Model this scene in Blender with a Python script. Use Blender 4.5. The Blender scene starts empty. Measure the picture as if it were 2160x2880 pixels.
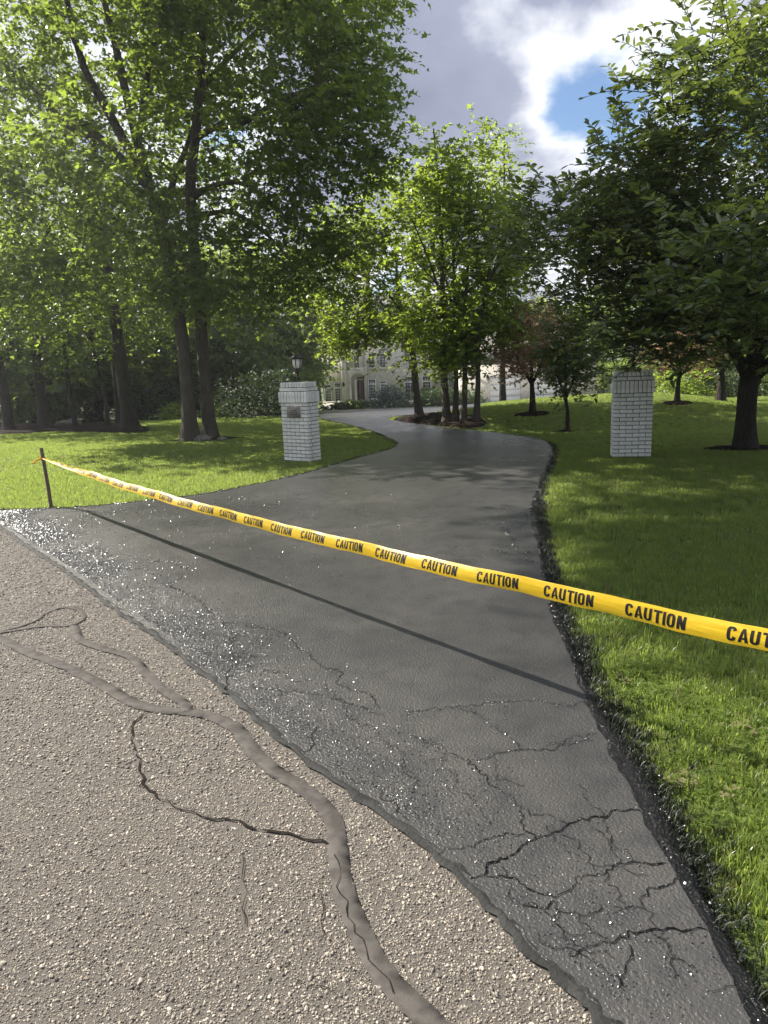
import bpy, bmesh, math, random
import numpy as np
from math import radians, sin, cos, tan, pi, sqrt, atan2
from mathutils import Vector, Matrix
from mathutils.geometry import delaunay_2d_cdt

S = bpy.context.scene
COL = S.collection
rng = np.random.default_rng(7)
random.seed(7)

# ------------------------------------------------------------------ camera
FPX = 2000.0; PITCH = radians(11.6); ROLL = radians(2.2); EYE = 1.6
cd = bpy.data.cameras.new('camera'); cam = bpy.data.objects.new('camera', cd); COL.objects.link(cam)
S.camera = cam
cd.sensor_fit = 'VERTICAL'; cd.sensor_height = 36.0; cd.lens = 36.0 * FPX / 2880.0
cd.clip_start = 0.05; cd.clip_end = 3000
fw = np.array([0, cos(PITCH), -sin(PITCH)]); r0 = np.array([1., 0, 0]); u0 = np.cross(r0, fw)
rt = r0 * cos(ROLL) - u0 * sin(ROLL); up = u0 * cos(ROLL) + r0 * sin(ROLL)
M = Matrix(((rt[0], up[0], -fw[0], 0), (rt[1], up[1], -fw[1], 0), (rt[2], up[2], -fw[2], EYE), (0, 0, 0, 1)))
cam.matrix_world = M
CAMP = np.array([0, 0, EYE])

# ------------------------------------------------------------------ light
SUN_AZ = radians(56); SUN_EL = radians(38)          # azimuth is to the left of the view
sd = np.array([-sin(SUN_AZ) * cos(SUN_EL), cos(SUN_AZ) * cos(SUN_EL), sin(SUN_EL)])
sl = bpy.data.lights.new('sun', 'SUN'); sl.energy = 5.0; sl.angle = radians(0.5); sl.color = (1, .94, .84)
so = bpy.data.objects.new('sun', sl); COL.objects.link(so)
so.rotation_euler = Vector(sd).to_track_quat('Z', 'Y').to_euler()

S.view_settings.view_transform = 'Standard'; S.view_settings.look = 'None'
S.view_settings.exposure = 1.42; S.view_settings.gamma = 1.0; S.view_settings.use_curve_mapping = False

W = bpy.data.worlds.new('World'); S.world = W; W.use_nodes = True
def world():
    nt = W.node_tree; N = nt.nodes; N.clear(); L = nt.links
    def nd(t, **k):
        n = N.new(t)
        for a, b in k.items(): setattr(n, a, b)
        return n
    def mth(op, a, b=None, c=None):
        n = nd('ShaderNodeMath', operation=op)
        for i, v in enumerate((a, b, c)):
            if v is None: continue
            if isinstance(v, (int, float)): n.inputs[i].default_value = v
            else: L.new(v, n.inputs[i])
        return n.outputs[0]
    out = nd('ShaderNodeOutputWorld')
    sky = nd('ShaderNodeTexSky', sky_type='NISHITA', sun_disc=False, sun_elevation=SUN_EL, sun_rotation=-SUN_AZ, ozone_density=4.0, dust_density=.2)
    b1 = nd('ShaderNodeBackground'); b1.inputs[1].default_value = .06; L.new(sky.outputs[0], b1.inputs[0])
    tc = nd('ShaderNodeTexCoord'); sp = nd('ShaderNodeSeparateXYZ'); L.new(tc.outputs['Generated'], sp.inputs[0])
    zz = mth('ADD', mth('MAXIMUM', sp.outputs[2], 0.0), .42)
    cb = nd('ShaderNodeCombineXYZ')
    L.new(mth('DIVIDE', sp.outputs[0], zz), cb.inputs[0]); L.new(mth('DIVIDE', sp.outputs[1], zz), cb.inputs[1])
    def noise(scale, detail, rough, off, dist=0.0):
        m = nd('ShaderNodeVectorMath', operation='ADD'); L.new(cb.outputs[0], m.inputs[0]); m.inputs[1].default_value = off
        n = nd('ShaderNodeTexNoise'); n.inputs['Scale'].default_value = scale; n.inputs['Detail'].default_value = detail
        n.inputs['Roughness'].default_value = rough; n.inputs['Distortion'].default_value = dist
        L.new(m.outputs[0], n.inputs['Vector']); return n.outputs['Fac']
    big = noise(1.7, 10, .55, (3.1, 7.7, 0), .15)
    def toward(px, py, a0, a1):
        d = fw + rt * (px - 1080) / FPX + up * (1440 - py) / FPX; d = d / np.linalg.norm(d)
        n = nd('ShaderNodeVectorMath', operation='DOT_PRODUCT'); L.new(tc.outputs['Generated'], n.inputs[0]); n.inputs[1].default_value = tuple(d)
        m = nd('ShaderNodeMapRange', interpolation_type='SMOOTHSTEP'); L.new(n.outputs['Value'], m.inputs[0])
        m.inputs[1].default_value = cos(radians(a0)); m.inputs[2].default_value = cos(radians(a1)); return m.outputs[0]
    dens = mth('ADD', mth('MULTIPLY_ADD', big, 1.5, -.25), mth('MULTIPLY', toward(1290, 200, 27, 4), .20))
    dens = mth('SUBTRACT', dens, mth('MULTIPLY', toward(1890, 270, 11, 1), .19))
    dens = mth('SUBTRACT', dens, mth('MULTIPLY', toward(1640, 560, 8, 1), .07))
    dens = mth('SUBTRACT', dens, mth('MULTIPLY', toward(750, 520, 9, 1), .12))
    fac = nd('ShaderNodeMapRange', interpolation_type='SMOOTHSTEP'); L.new(dens, fac.inputs[0])
    fac.inputs[1].default_value = .385; fac.inputs[2].default_value = .50
    soft = noise(2.4, 7, .52, (11, 2, 5), .1)
    d2 = mth('ADD', dens, mth('MULTIPLY', mth('SUBTRACT', soft, .5), .28))
    cr = nd('ShaderNodeValToRGB'); L.new(d2, cr.inputs[0])
    e = cr.color_ramp.elements; e[0].position = .40; e[0].color = (1, 1, 1, 1); e[1].position = .86; e[1].color = (.185, .21, .30, 1)
    x = e.new(.50); x.color = (.90, .92, .97, 1); x = e.new(.62); x.color = (.32, .35, .46, 1)
    b2 = nd('ShaderNodeBackground'); b2.inputs[1].default_value = .50; L.new(cr.outputs[0], b2.inputs[0])
    mx = nd('ShaderNodeMixShader'); L.new(fac.outputs[0], mx.inputs[0]); L.new(b1.outputs[0], mx.inputs[1]); L.new(b2.outputs[0], mx.inputs[2])
    L.new(mx.outputs[0], out.inputs[0])
world()

# ------------------------------------------------------------------ terrain and coordinates
HA = ([-50, .8, 2.6, 5.7, 8.6, 12, 16, 60], [0, 0, .36, .56, .62, .16, .12, .1])
def sstep(t): t = np.clip(t, 0, 1); return t * t * (3 - 2 * t)
def zt(x, y):
    x = np.asarray(x, float); y = np.asarray(y, float)
    b = np.where(y < 15, 0, np.where(y < 30, -.02 * (y - 15), np.where(y < 72, -.3 - .052 * (y - 30), -2.484)))
    return b + np.interp(x, *HA) * sstep((y - 15.3) / 6.7) * (1 - sstep((y - 23) / 11))
def ray(px, py): return fw + rt * (px - 1080) / FPX + up * (1440 - py) / FPX
D = 1.302                                            # outlines were read off a 1659 px wide copy
def G(x, y, dz=0.0):
    """Where the sight line through a point of the photograph meets the ground."""
    d = ray(x * D, y * D); t = .5
    while t < 400:
        p = CAMP + d * t
        if p[2] - dz <= float(zt(p[0], p[1])): break
        t += .02 + t * .002
    lo, hi = t * .985 - .02, t
    for _ in range(30):
        m = (lo + hi) / 2; p = CAMP + d * m
        if p[2] - dz <= float(zt(p[0], p[1])): hi = m
        else: lo = m
    p = CAMP + d * hi
    return np.array([p[0], p[1]])
def AT(x, y, Y):
    d = ray(x * D, y * D); return CAMP + d * (Y / d[1])
def inpoly(P, poly):
    x, y = P[:, 0], P[:, 1]; poly = np.asarray(poly); n = len(poly); r = np.zeros(len(P), bool); j = n - 1
    for i in range(n):
        xi, yi = poly[i]; xj, yj = poly[j]
        if yi != yj:
            c = ((yi > y) != (yj > y)) & (x < (xj - xi) * (y - yi) / (yj - yi) + xi); r ^= c
        j = i
    return r
def dist_poly(P, line):
    line = np.asarray(line, float); best = np.full(len(P), 1e9)
    for a, b in zip(line[:-1], line[1:]):
        ab = b - a; t = np.clip(((P - a) @ ab) / max(ab @ ab, 1e-9), 0, 1)
        best = np.minimum(best, np.hypot(*(P - a - t[:, None] * ab).T))
    return best
def smooth_line(pts, n=6):
    pts = [np.array(p, float) for p in pts]; out = []
    for i in range(len(pts) - 1):
        p0 = pts[max(i - 1, 0)]; p1 = pts[i]; p2 = pts[i + 1]; p3 = pts[min(i + 2, len(pts) - 1)]
        for k in range(n):
            t = k / n
            out.append(.5 * (2 * p1 + (p2 - p0) * t + (2 * p0 - 5 * p1 + 4 * p2 - p3) * t * t + (3 * p1 - p0 - 3 * p2 + p3) * t ** 3))
    out.append(pts[-1]); return np.array(out)

# ------------------------------------------------------------------ materials
def new_mat(name):
    m = bpy.data.materials.new(name); m.use_nodes = True
    nt = m.node_tree; nt.nodes.clear()
    return m, nt, nt.nodes, nt.links
class NB:
    def __init__(s, name):
        s.m, s.nt, s.N, s.L = new_mat(name)
        s.out = s.N.new('ShaderNodeOutputMaterial')
        s.tc = s.N.new('ShaderNodeTexCoord').outputs['Object']
    def nd(s, t, **k):
        n = s.N.new(t)
        for a, b in k.items(): setattr(n, a, b)
        return n
    def set(s, inp, v):
        if isinstance(v, bpy.types.NodeSocket): s.L.new(v, inp)
        elif isinstance(v, tuple) and len(v) == 3 and inp.type == 'RGBA': inp.default_value = (*v, 1)
        else: inp.default_value = v
    def math(s, op, a, b=0.0, c=0.0, clamp=False):
        n = s.nd('ShaderNodeMath', operation=op, use_clamp=clamp)
        for i, v in enumerate((a, b, c)): s.set(n.inputs[i], v)
        return n.outputs[0]
    def noise(s, scale, detail=4, rough=.55, vec=None, dist=0.0):
        n = s.nd('ShaderNodeTexNoise'); s.L.new(vec or s.tc, n.inputs['Vector'])
        n.inputs['Scale'].default_value = scale; n.inputs['Detail'].default_value = detail; n.inputs['Roughness'].default_value = rough
        n.inputs['Distortion'].default_value = dist
        return n.outputs['Fac']
    def voro(s, scale, feature='F1', vec=None):
        n = s.nd('ShaderNodeTexVoronoi', feature=feature); s.L.new(vec or s.tc, n.inputs['Vector']); n.inputs['Scale'].default_value = scale
        return n
    def rng(s, v, a, b, c=0.0, d=1.0, smooth=True):
        n = s.nd('ShaderNodeMapRange', interpolation_type='SMOOTHSTEP' if smooth else 'LINEAR')
        for i, k in enumerate((v, a, b, c, d)): s.set(n.inputs[i], k)
        return n.outputs[0]
    def mix(s, f, a, b, mode='MIX'):
        n = s.nd('ShaderNodeMix', data_type='RGBA', blend_type=mode)
        s.set(n.inputs[0], f); s.set(n.inputs[6], a); s.set(n.inputs[7], b); return n.outputs[2]
    def bump(s, h, strength, dist=.01, normal=None):
        n = s.nd('ShaderNodeBump'); s.set(n.inputs['Height'], h); n.inputs['Strength'].default_value = strength; n.inputs['Distance'].default_value = dist
        if normal: s.L.new(normal, n.inputs['Normal'])
        return n.outputs[0]
    def attr(s, name, typ='GEOMETRY'):
        n = s.nd('ShaderNodeAttribute', attribute_name=name, attribute_type=typ); return n
    def rand(s): return s.nd('ShaderNodeObjectInfo').outputs['Random']
    def bsdf(s, color, rough=.5, normal=None, spec=.5, metal=0.0):
        b = s.nd('ShaderNodeBsdfPrincipled'); s.set(b.inputs['Base Color'], color); s.set(b.inputs['Roughness'], rough)
        s.set(b.inputs['Specular IOR Level'], spec); s.set(b.inputs['Metallic'], metal)
        if normal: s.L.new(normal, b.inputs['Normal'])
        return b.outputs[0]
    def done(s, sh): s.L.new(sh, s.out.inputs[0]); return s.m

MAT = {}
def simple(name, c1, c2=None, rough=.6, scale=8, bump=0, bscale=40, spec=.5, metal=0, obj_var=0.0):
    b = NB(name); col = c1
    if c2: col = b.mix(b.rng(b.noise(scale, 5), .35, .65), c1, c2)
    if obj_var:
        hs = b.nd('ShaderNodeHueSaturation'); b.set(hs.inputs['Color'], col); b.set(hs.inputs['Value'], b.math('MULTIPLY_ADD', b.rand(), obj_var, 1 - obj_var / 2)); col = hs.outputs[0]
    nrm = b.bump(b.noise(bscale, 4), bump, .01) if bump else None
    MAT[name] = b.done(b.bsdf(col, rough, nrm, spec, metal)); return MAT[name]
def leafy(name, c_dark, c_light, trans, tfac=.35, rough=.42, tip=None, tipn=.8, spec=.35):
    b = NB(name); t = b.attr('tint').outputs['Fac']
    col = b.mix(t, c_dark, c_light)
    tr = b.mix(t, tuple(v * .75 for v in trans), tuple(min(1, v * 1.2) for v in trans))
    if tip:
        f = b.rng(t, tipn, tipn + .12); col = b.mix(f, col, tip); tr = b.mix(f, tr, tuple(min(1, v * 2.2) for v in tip))
    p = b.bsdf(col, rough, None, spec)
    q = b.nd('ShaderNodeBsdfTranslucent'); b.set(q.inputs[0], tr)
    m = b.nd('ShaderNodeMixShader'); m.inputs[0].default_value = tfac; b.L.new(p, m.inputs[1]); b.L.new(q.outputs[0], m.inputs[2])
    MAT[name] = b.done(m.outputs[0]); return MAT[name]

leafy('maple_leaf', (.028, .050, .015), (.068, .104, .028), (.32, .43, .055), .48)
leafy('light_maple_leaf', (.044, .078, .018), (.095, .145, .034), (.42, .54, .06), .48)
leafy('glossy_leaf', (.038, .060, .020), (.085, .120, .036), (.26, .34, .05), .30, .32, spec=.6)
leafy('wood_leaf', (.028, .050, .016), (.068, .102, .028), (.26, .36, .05), .46)
leafy('shaded_yew_leaf', (.012, .022, .010), (.028, .044, .016), (.07, .12, .02), .22, .6)  # yew green, with the shade of the trees above darkened into it
leafy('red_leaf', (.24, .14, .095), (.52, .34, .24), (.6, .40, .25), .45)
leafy('spruce_leaf', (.060, .095, .085), (.14, .19, .17), (.06, .10, .09), .12, .6)
leafy('juniper_leaf', (.025, .055, .016), (.065, .105, .026), (.12, .20, .03), .2, .6)
leafy('flower_leaf', (.03, .06, .012), (.07, .12, .02), (.2, .3, .03), .3, .5, tip=(.75, .62, .18), tipn=.80)

def grass_mat(name, c1, c2, tr, rough=.4, dry=True, spec=.4):
    b = NB(name); r = b.rand()
    col = b.mix(r, c1, c2); t = b.mix(r, tuple(v * .8 for v in tr), tuple(v * 1.15 for v in tr))
    pat = b.rng(b.noise(.8, 6, .65), .36, .66)
    col = b.mix(pat, col, b.mix(.75, col, (.060, .100, .018))); t = b.mix(pat, t, tuple(v * .62 for v in tr))
    if dry:
        f = b.rng(r, .93, .97); col = b.mix(f, col, (.22, .20, .10)); t = b.mix(f, t, (.25, .22, .1))
    p = b.bsdf(col, rough, None, spec); q = b.nd('ShaderNodeBsdfTranslucent'); b.set(q.inputs[0], t)
    m = b.nd('ShaderNodeMixShader'); m.inputs[0].default_value = .50; b.L.new(p, m.inputs[1]); b.L.new(q.outputs[0], m.inputs[2])
    MAT[name] = b.done(m.outputs[0])
grass_mat('grass_blade', (.070, .105, .020), (.150, .195, .046), (.43, .55, .11), .36, True, .5)
simple('tar_blade', (.008, .009, .008), (.025, .036, .013), .45, 30, spec=.25)

def lawn_mat():
    b = NB('lawn_soil')
    n = b.noise(.5, 5); f = b.noise(55, 4, .7)
    c = b.mix(b.rng(n, .35, .65), (.095, .128, .024), (.145, .178, .040))
    c = b.mix(b.rng(f, .35, .7), (.030, .052, .010), c)
    MAT['lawn'] = b.done(b.bsdf(c, .75, b.bump(b.math('ADD', f, b.noise(14, 3)), .9, .03), .2))
lawn_mat()

def street_mat():
    b = NB('street_asphalt')
    v = b.voro(120); v2 = b.voro(260); big = b.noise(.8, 5)
    cellr = b.nd('ShaderNodeSeparateColor'); b.L.new(v.outputs['Color'], cellr.inputs[0])
    st = b.mix(cellr.outputs[0], (.14, .12, .095), (.42, .375, .30))
    st = b.mix(b.rng(v.outputs['Distance'], .25, .6), st, (.065, .056, .046))
    st = b.mix(b.rng(big, .35, .7, 0, .45), st, (.135, .118, .094))
    h = b.math('SUBTRACT', 1.0, v.outputs['Distance'])
    h = b.math('ADD', h, b.math('MULTIPLY', v2.outputs['Distance'], -.4))
    MAT['street'] = b.done(b.bsdf(st, .8, b.bump(h, .8, .006), .35))
    b = NB('street_binder')
    n = b.noise(140, 4, .7)
    c = b.mix(b.rng(n, .3, .7), (.056, .050, .043), (.125, .110, .092))
    MAT['binder'] = b.done(b.bsdf(c, .85, b.bump(n, .8, .005), .3))
street_mat()

def peb_mat():
    b = NB('pebble_stone'); r = b.rand()
    cr = b.nd('ShaderNodeValToRGB'); b.L.new(r, cr.inputs[0]); e = cr.color_ramp.elements
    e[0].position = 0; e[0].color = (.10, .087, .072, 1); e[1].position = 1; e[1].color = (.72, .66, .53, 1)
    for p, c in ((.2, (.15, .125, .098)), (.5, (.245, .208, .160)), (.78, (.345, .297, .228)), (.92, (.50, .44, .34)), (.96, (.34, .23, .14))):
        g_ = sum(c) / 3; x = e.new(p); x.color = ((c[0] * .65 + g_ * .35) * 1.08, (c[1] * .65 + g_ * .35) * 1.05, (c[2] * .65 + g_ * .35) * 1.0, 1)
    MAT['pebble'] = b.done(b.bsdf(b.mix(b.rng(b.noise(.9, 5, .6), .38, .66, 0, .38), cr.outputs[0], (.12, .108, .094)), .7, b.bump(b.noise(300, 3), .4, .002), .4))
peb_mat()

def drive_mat(name, flake=1.0, base=.040):
    b = NB(name)
    big = b.noise(.55, 5, .6); med = b.noise(6, 5, .6)
    g = b.voro(105, 'SMOOTH_F1'); fine = b.voro(230)
    h = b.math('ADD', b.math('MULTIPLY', g.outputs['Distance'], -1.0), b.math('MULTIPLY', fine.outputs['Distance'], -.4))
    nb = b.bump(h, .75, .005)
    # single aggregate stones under the film: every cell has its own tilt
    v = b.voro(150); sc = b.nd('ShaderNodeVectorMath', operation='SUBTRACT'); b.L.new(v.outputs['Color'], sc.inputs[0]); sc.inputs[1].default_value = (.5, .5, .5)
    s2 = b.nd('ShaderNodeVectorMath', operation='MULTIPLY'); b.L.new(sc.outputs[0], s2.inputs[0]); s2.inputs[1].default_value = (1.15, 1.15, 0)
    ad = b.nd('ShaderNodeVectorMath', operation='ADD'); b.L.new(nb, ad.inputs[0]); b.L.new(s2.outputs[0], ad.inputs[1])
    nz = b.nd('ShaderNodeVectorMath', operation='NORMALIZE'); b.L.new(ad.outputs[0], nz.inputs[0])
    wet = b.attr('wet').outputs['Fac']
    w2 = b.math('MULTIPLY', b.rng(b.math('ADD', wet, b.math('MULTIPLY', b.math('SUBTRACT', b.noise(1.7, 6, .65), .5), 1.1)), .18, .85), flake, clamp=True)
    c = b.mix(b.rng(big, .35, .65), (base, base * .98, base * .95), (base * 1.5, base * 1.42, base * 1.3))
    c = b.mix(b.rng(med, .4, .75), c, (base * .8, base * .8, base * .8))
    film = b.bsdf(c, b.rng(big, .3, .7, .26, .35), nb, .65)
    spk = b.bsdf(c, .20, nz.outputs[0], .8)
    fm = b.math('MULTIPLY', b.rng(b.noise(70, 2), .48, .62), b.math('MULTIPLY', w2, .55))
    m = b.nd('ShaderNodeMixShader'); b.L.new(fm, m.inputs[0]); b.L.new(film, m.inputs[1]); b.L.new(spk, m.inputs[2])
    MAT[name] = b.done(m.outputs[0])
drive_mat('driveway_sealer')
def tar(name, col, rough, bs, bst, spec=.4):
    b = NB(name); n = b.noise(bs, 5, .65); v = b.voro(bs * 1.3)
    MAT[name] = b.done(b.bsdf(b.mix(n, tuple(v_ * .7 for v_ in col), tuple(v_ * 1.4 for v_ in col)), rough, b.bump(b.math('SUBTRACT', n, v.outputs['Distance']), bst, .012), spec))
tar('wet_tar', (.006, .006, .0065), .12, 70, 1.0, .28)
tar('crack_lip', (.012, .012, .0125), .2, 110, .8, .4)
simple('wet_grit', (.036, .036, .036), None, .27, spec=1.0)
simple('sealer_lip', (.020, .020, .019), (.034, .034, .032), .75, 9, .6, 70, .12)
simple('crack_dark', (.003, .003, .003), None, 1.0, spec=.05)
simple('crack_sealant', (.052, .047, .042), (.084, .076, .068), .85, 16, .18, 220, .15)
simple('street_crack', (.014, .012, .010), (.022, .019, .015), 1.0, 40, spec=.05)
def bark(name, c1, c2):
    b = NB(name); mp = b.nd('ShaderNodeMapping'); b.L.new(b.tc, mp.inputs[0]); mp.inputs['Scale'].default_value = (1, 1, .16)
    n = b.noise(22, 6, .65, mp.outputs[0]); v = b.voro(26, 'DISTANCE_TO_EDGE', mp.outputs[0]); big = b.noise(2.2, 4)
    c = b.mix(n, c1, c2); c = b.mix(b.rng(big, .45, .75, 0, .5), c, tuple(x * 1.35 for x in c2))
    h = b.math('ADD', n, b.math('MULTIPLY', b.math('MINIMUM', v.outputs['Distance'], .25), 3.0))
    MAT[name] = b.done(b.bsdf(c, .9, b.bump(h, 1.0, .03), .2))
bark('maple_bark', (.045, .038, .030), (.13, .112, .090))
bark('dark_bark', (.022, .019, .016), (.06, .052, .042))
def brick_mat():
    b = NB('white_brick'); hs = b.nd('ShaderNodeHueSaturation')
    n = b.noise(60, 4); n2 = b.noise(9, 4)
    c = b.mix(n, (.58, .57, .53), (.72, .71, .675)); c = b.mix(b.rng(n2, .45, .75, 0, .5), c, (.36, .34, .30))
    b.set(hs.inputs['Color'], c); b.set(hs.inputs['Value'], b.math('MULTIPLY_ADD', b.rand(), .22, .88))
    MAT['brick'] = b.done(b.bsdf(hs.outputs[0], .55, b.bump(n, .5, .004), .4))
brick_mat()
simple('mortar', (.10, .097, .09), (.16, .154, .145), .9, 30, .6, 120)
simple('plaque_stone', (.20, .18, .155), (.27, .245, .21), .8, 20, .4, 150)
simple('plaque_dark', (.055, .05, .045), None, .8)
simple('lantern_metal', (.020, .018, .016), (.045, .038, .03), .5, 20, .2, 90, .5, .5)
simple('frosted_glass', (.62, .60, .55), (.7, .68, .63), .35, 12)
simple('stake_wood', (.085, .06, .038), (.13, .095, .06), .8, 25, .4, 120)
simple('mulch', (.012, .009, .007), (.030, .021, .016), 1.0, 12, 1.0, 45, .05)
simple('rock', (.075, .07, .062), (.17, .16, .145), .85, 9, .6, 30)
simple('limestone', (.56, .52, .45), (.68, .635, .56), .8, 3, .4, 25, obj_var=.14)
simple('limestone_trim', (.62, .58, .50), (.72, .68, .60), .75, 3, .3, 25)
simple('white_paint', (.78, .78, .76), None, .5)
simple('door_wood', (.060, .032, .026), (.10, .055, .042), .45, 6, .2, 60)
simple('roof_shingle', (.12, .11, .10), (.19, .175, .16), .85, 4, .6, 12)
simple('window_glass', (.012, .016, .018), None, .06, spec=.8)
simple('concrete', (.48, .46, .41), (.58, .55, .5), .85, 5, .3, 60)
simple('fountain_stone', (.45, .42, .37), (.58, .55, .5), .8, 8, .3, 40)
def tape_mat():
    b = NB('tape_plastic'); n = b.noise(30, 3)
    mp = b.nd('ShaderNodeMapping'); b.L.new(b.tc, mp.inputs[0]); mp.inputs['Scale'].default_value = (6, 6, 90)
    w = b.noise(1.0, 3, .5, mp.outputs[0])
    col = b.mix(b.rng(w, .3, .7), (.58, .37, .011), (.74, .50, .03))
    p = b.bsdf(col, .38, b.bump(w, .25, .006), .3); q = b.nd('ShaderNodeBsdfTranslucent'); b.set(q.inputs[0], (.85, .58, .03))
    m = b.nd('ShaderNodeMixShader'); m.inputs[0].default_value = .40; b.L.new(p, m.inputs[1]); b.L.new(q.outputs[0], m.inputs[2])
    MAT['tape'] = b.done(m.outputs[0])
tape_mat()
simple('black_print', (.008, .0075, .007), None, .6, spec=.15)

# ------------------------------------------------------------------ object helpers
def tag(o, label=None, cat=None, group=None, kind=None):
    if label: o['label'] = label
    if cat: o['category'] = cat
    if group: o['group'] = group
    if kind: o['kind'] = kind
    return o
def empty(name, loc, label, cat, group=None, rz=0.0):
    o = bpy.data.objects.new(name, None); COL.objects.link(o); o.location = tuple(loc); o.rotation_euler = (0, 0, rz)
    o.empty_display_size = .1
    return tag(o, label, cat, group)
def link(name, me, parent=None, loc=None, rot=None):
    o = bpy.data.objects.new(name, me); COL.objects.link(o)
    if parent: o.parent = parent
    if loc is not None: o.location = tuple(loc)
    if rot is not None: o.rotation_euler = tuple(rot)
    return o
def mesh_np(name, V, polys, mat, smooth=False, attrs=None):
    """polys: list of (k-columns) index arrays."""
    me = bpy.data.meshes.new(name); V = np.asarray(V, np.float32)
    me.vertices.add(len(V)); me.vertices.foreach_set('co', V.ravel())
    tot = [np.full(len(p), p.shape[1], np.int32) for p in polys if len(p)]
    idx = [p.astype(np.int32).ravel() for p in polys if len(p)]
    tot = np.concatenate(tot); idx = np.concatenate(idx)
    me.loops.add(len(idx)); me.loops.foreach_set('vertex_index', idx)
    me.polygons.add(len(tot)); st = np.concatenate([[0], np.cumsum(tot)[:-1]]).astype(np.int32)
    me.polygons.foreach_set('loop_start', st)
    if smooth: me.polygons.foreach_set('use_smooth', np.ones(len(tot), bool))
    for k, (dom, v) in (attrs or {}).items():
        a = me.attributes.new(k, 'FLOAT', dom); a.data.foreach_set('value', np.asarray(v, np.float32))
    me.update(calc_edges=True); me.validate()
    if mat: me.materials.append(MAT[mat])
    return me
class MB:
    """Gathers boxes, tubes, prisms into one mesh."""
    def __init__(s): s.V = []; s.P = {}; s.n = 0
    def add(s, V, *polys):
        V = np.asarray(V, float).reshape(-1, 3)
        for p in polys:
            p = np.asarray(p, int)
            if p.size: s.P.setdefault(p.shape[1], []).append(p + s.n)
        s.V.append(V); s.n += len(V); return s
    def box(s, x0, x1, y0, y1, z0, z1):
        V = [(x, y, z) for z in (z0, z1) for y in (y0, y1) for x in (x0, x1)]
        return s.add(V, [(0, 2, 3, 1), (4, 5, 7, 6), (0, 1, 5, 4), (2, 6, 7, 3), (0, 4, 6, 2), (1, 3, 7, 5)])
    def tube(s, path, rad, sides=8, cap=True, flare=None):
        path = np.asarray(path, float); n = len(path); rad = np.broadcast_to(np.asarray(rad, float), (n,))
        tg = np.gradient(path, axis=0); tg /= np.linalg.norm(tg, axis=1)[:, None] + 1e-9
        ref = np.array([1., 0, 0]) if abs(tg[0][0]) < .8 else np.array([0, 1., 0])
        a = np.cross(tg, ref); a /= np.linalg.norm(a, axis=1)[:, None]; b = np.cross(tg, a)
        th = np.linspace(0, 2 * pi, sides, endpoint=False)
        rr = rad[:, None] * (np.ones((n, sides)) if flare is None else flare)
        R = path[:, None] + rr[..., None] * (np.cos(th)[None, :, None] * a[:, None] + np.sin(th)[None, :, None] * b[:, None])
        i = np.arange(n - 1)[:, None] * sides; j = np.arange(sides)[None]; k = (j + 1) % sides
        q = np.stack([i + j, i + k, i + sides + k, i + sides + j], -1).reshape(-1, 4)
        s.add(R.reshape(-1, 3), q)
        if cap:
            for base, rev in ((0, True), ((n - 1) * sides, False)):
                c = R.reshape(-1, 3)[base:base + sides]; m = c.mean(0)
                s.add(np.vstack([c, m]), [(kk, (kk + 1) % sides, sides) if not rev else ((kk + 1) % sides, kk, sides) for kk in range(sides)])
        return s
    def lathe(s, prof, sides=20, c=(0, 0, 0)):
        path = [(c[0], c[1], c[2] + z) for r, z in prof]; th = np.linspace(0, 2 * pi, sides, endpoint=False); n = len(prof)
        V = np.array([[(c[0] + r * cos(t), c[1] + r * sin(t), c[2] + z) for t in th] for r, z in prof])
        i = np.arange(n - 1)[:, None] * sides; j = np.arange(sides)[None]; k = (j + 1) % sides
        return s.add(V.reshape(-1, 3), np.stack([i + j, i + k, i + sides + k, i + sides + j], -1).reshape(-1, 4))
    def mesh(s, name, mat, smooth=False, attrs=None):
        return mesh_np(name, np.vstack(s.V), [np.vstack(v) for v in s.P.values()], mat, smooth, attrs)
    def build(s, name, mat, parent=None, loc=None, smooth=False): return link(name, s.mesh(name, mat, smooth), parent, loc)

# ------------------------------------------------------------------ outlines on the ground
def GL(pts, n=5): return smooth_line([G(*p) for p in pts], n)
R_EDGE = GL([(1660, 2300), (1640, 2212), (1560, 2050), (1450, 1850), (1375, 1700), (1290, 1550), (1235, 1420), (1190, 1300), (1165, 1180), (1155, 1100),
             (1165, 1050), (1183, 1003), (1191, 978), (1182, 958), (1150, 947), (1100, 940), (1040, 932), (980, 926), (930, 920), (880, 914)])
ISL_TIP = [G(846, 908), G(838, 904), G(850, 900)]
FAR_LOW = [G(900, 895), G(960, 888), G(1030, 880)]
FAR_END = [np.array([9., 45.]), np.array([26., 58.])]
FAR_TOP = [np.array([26., 62.]), np.array([8., 55.]), np.array([-1., 57.]), np.array([-9., 58.]), np.array([-22., 55.]), np.array([-22., 49.])]
L_EDGE = GL([(690, 900), (700, 906), (750, 917), (800, 930), (850, 951), (858, 962), (840, 973), (790, 986), (740, 1000), (690, 1015), (620, 1033),
             (540, 1050), (430, 1070), (300, 1085), (186, 1096), (110, 1100), (0, 1103), (-60, 1106)])
S_EDGE = GL([(-60, 1116), (0, 1140), (60, 1180), (150, 1240), (240, 1310), (330, 1370), (420, 1440), (500, 1500), (600, 1590), (700, 1670), (830, 1760),
             (960, 1860), (1060, 1960), (1150, 2060), (1240, 2140), (1300, 2200), (1345, 2245), (1400, 2300)])
NEAR = np.array([[.85, .98], [1.25, .45]])
DRIVE = np.vstack([R_EDGE, ISL_TIP, FAR_LOW, FAR_END, FAR_TOP, L_EDGE, S_EDGE, NEAR])
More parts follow.
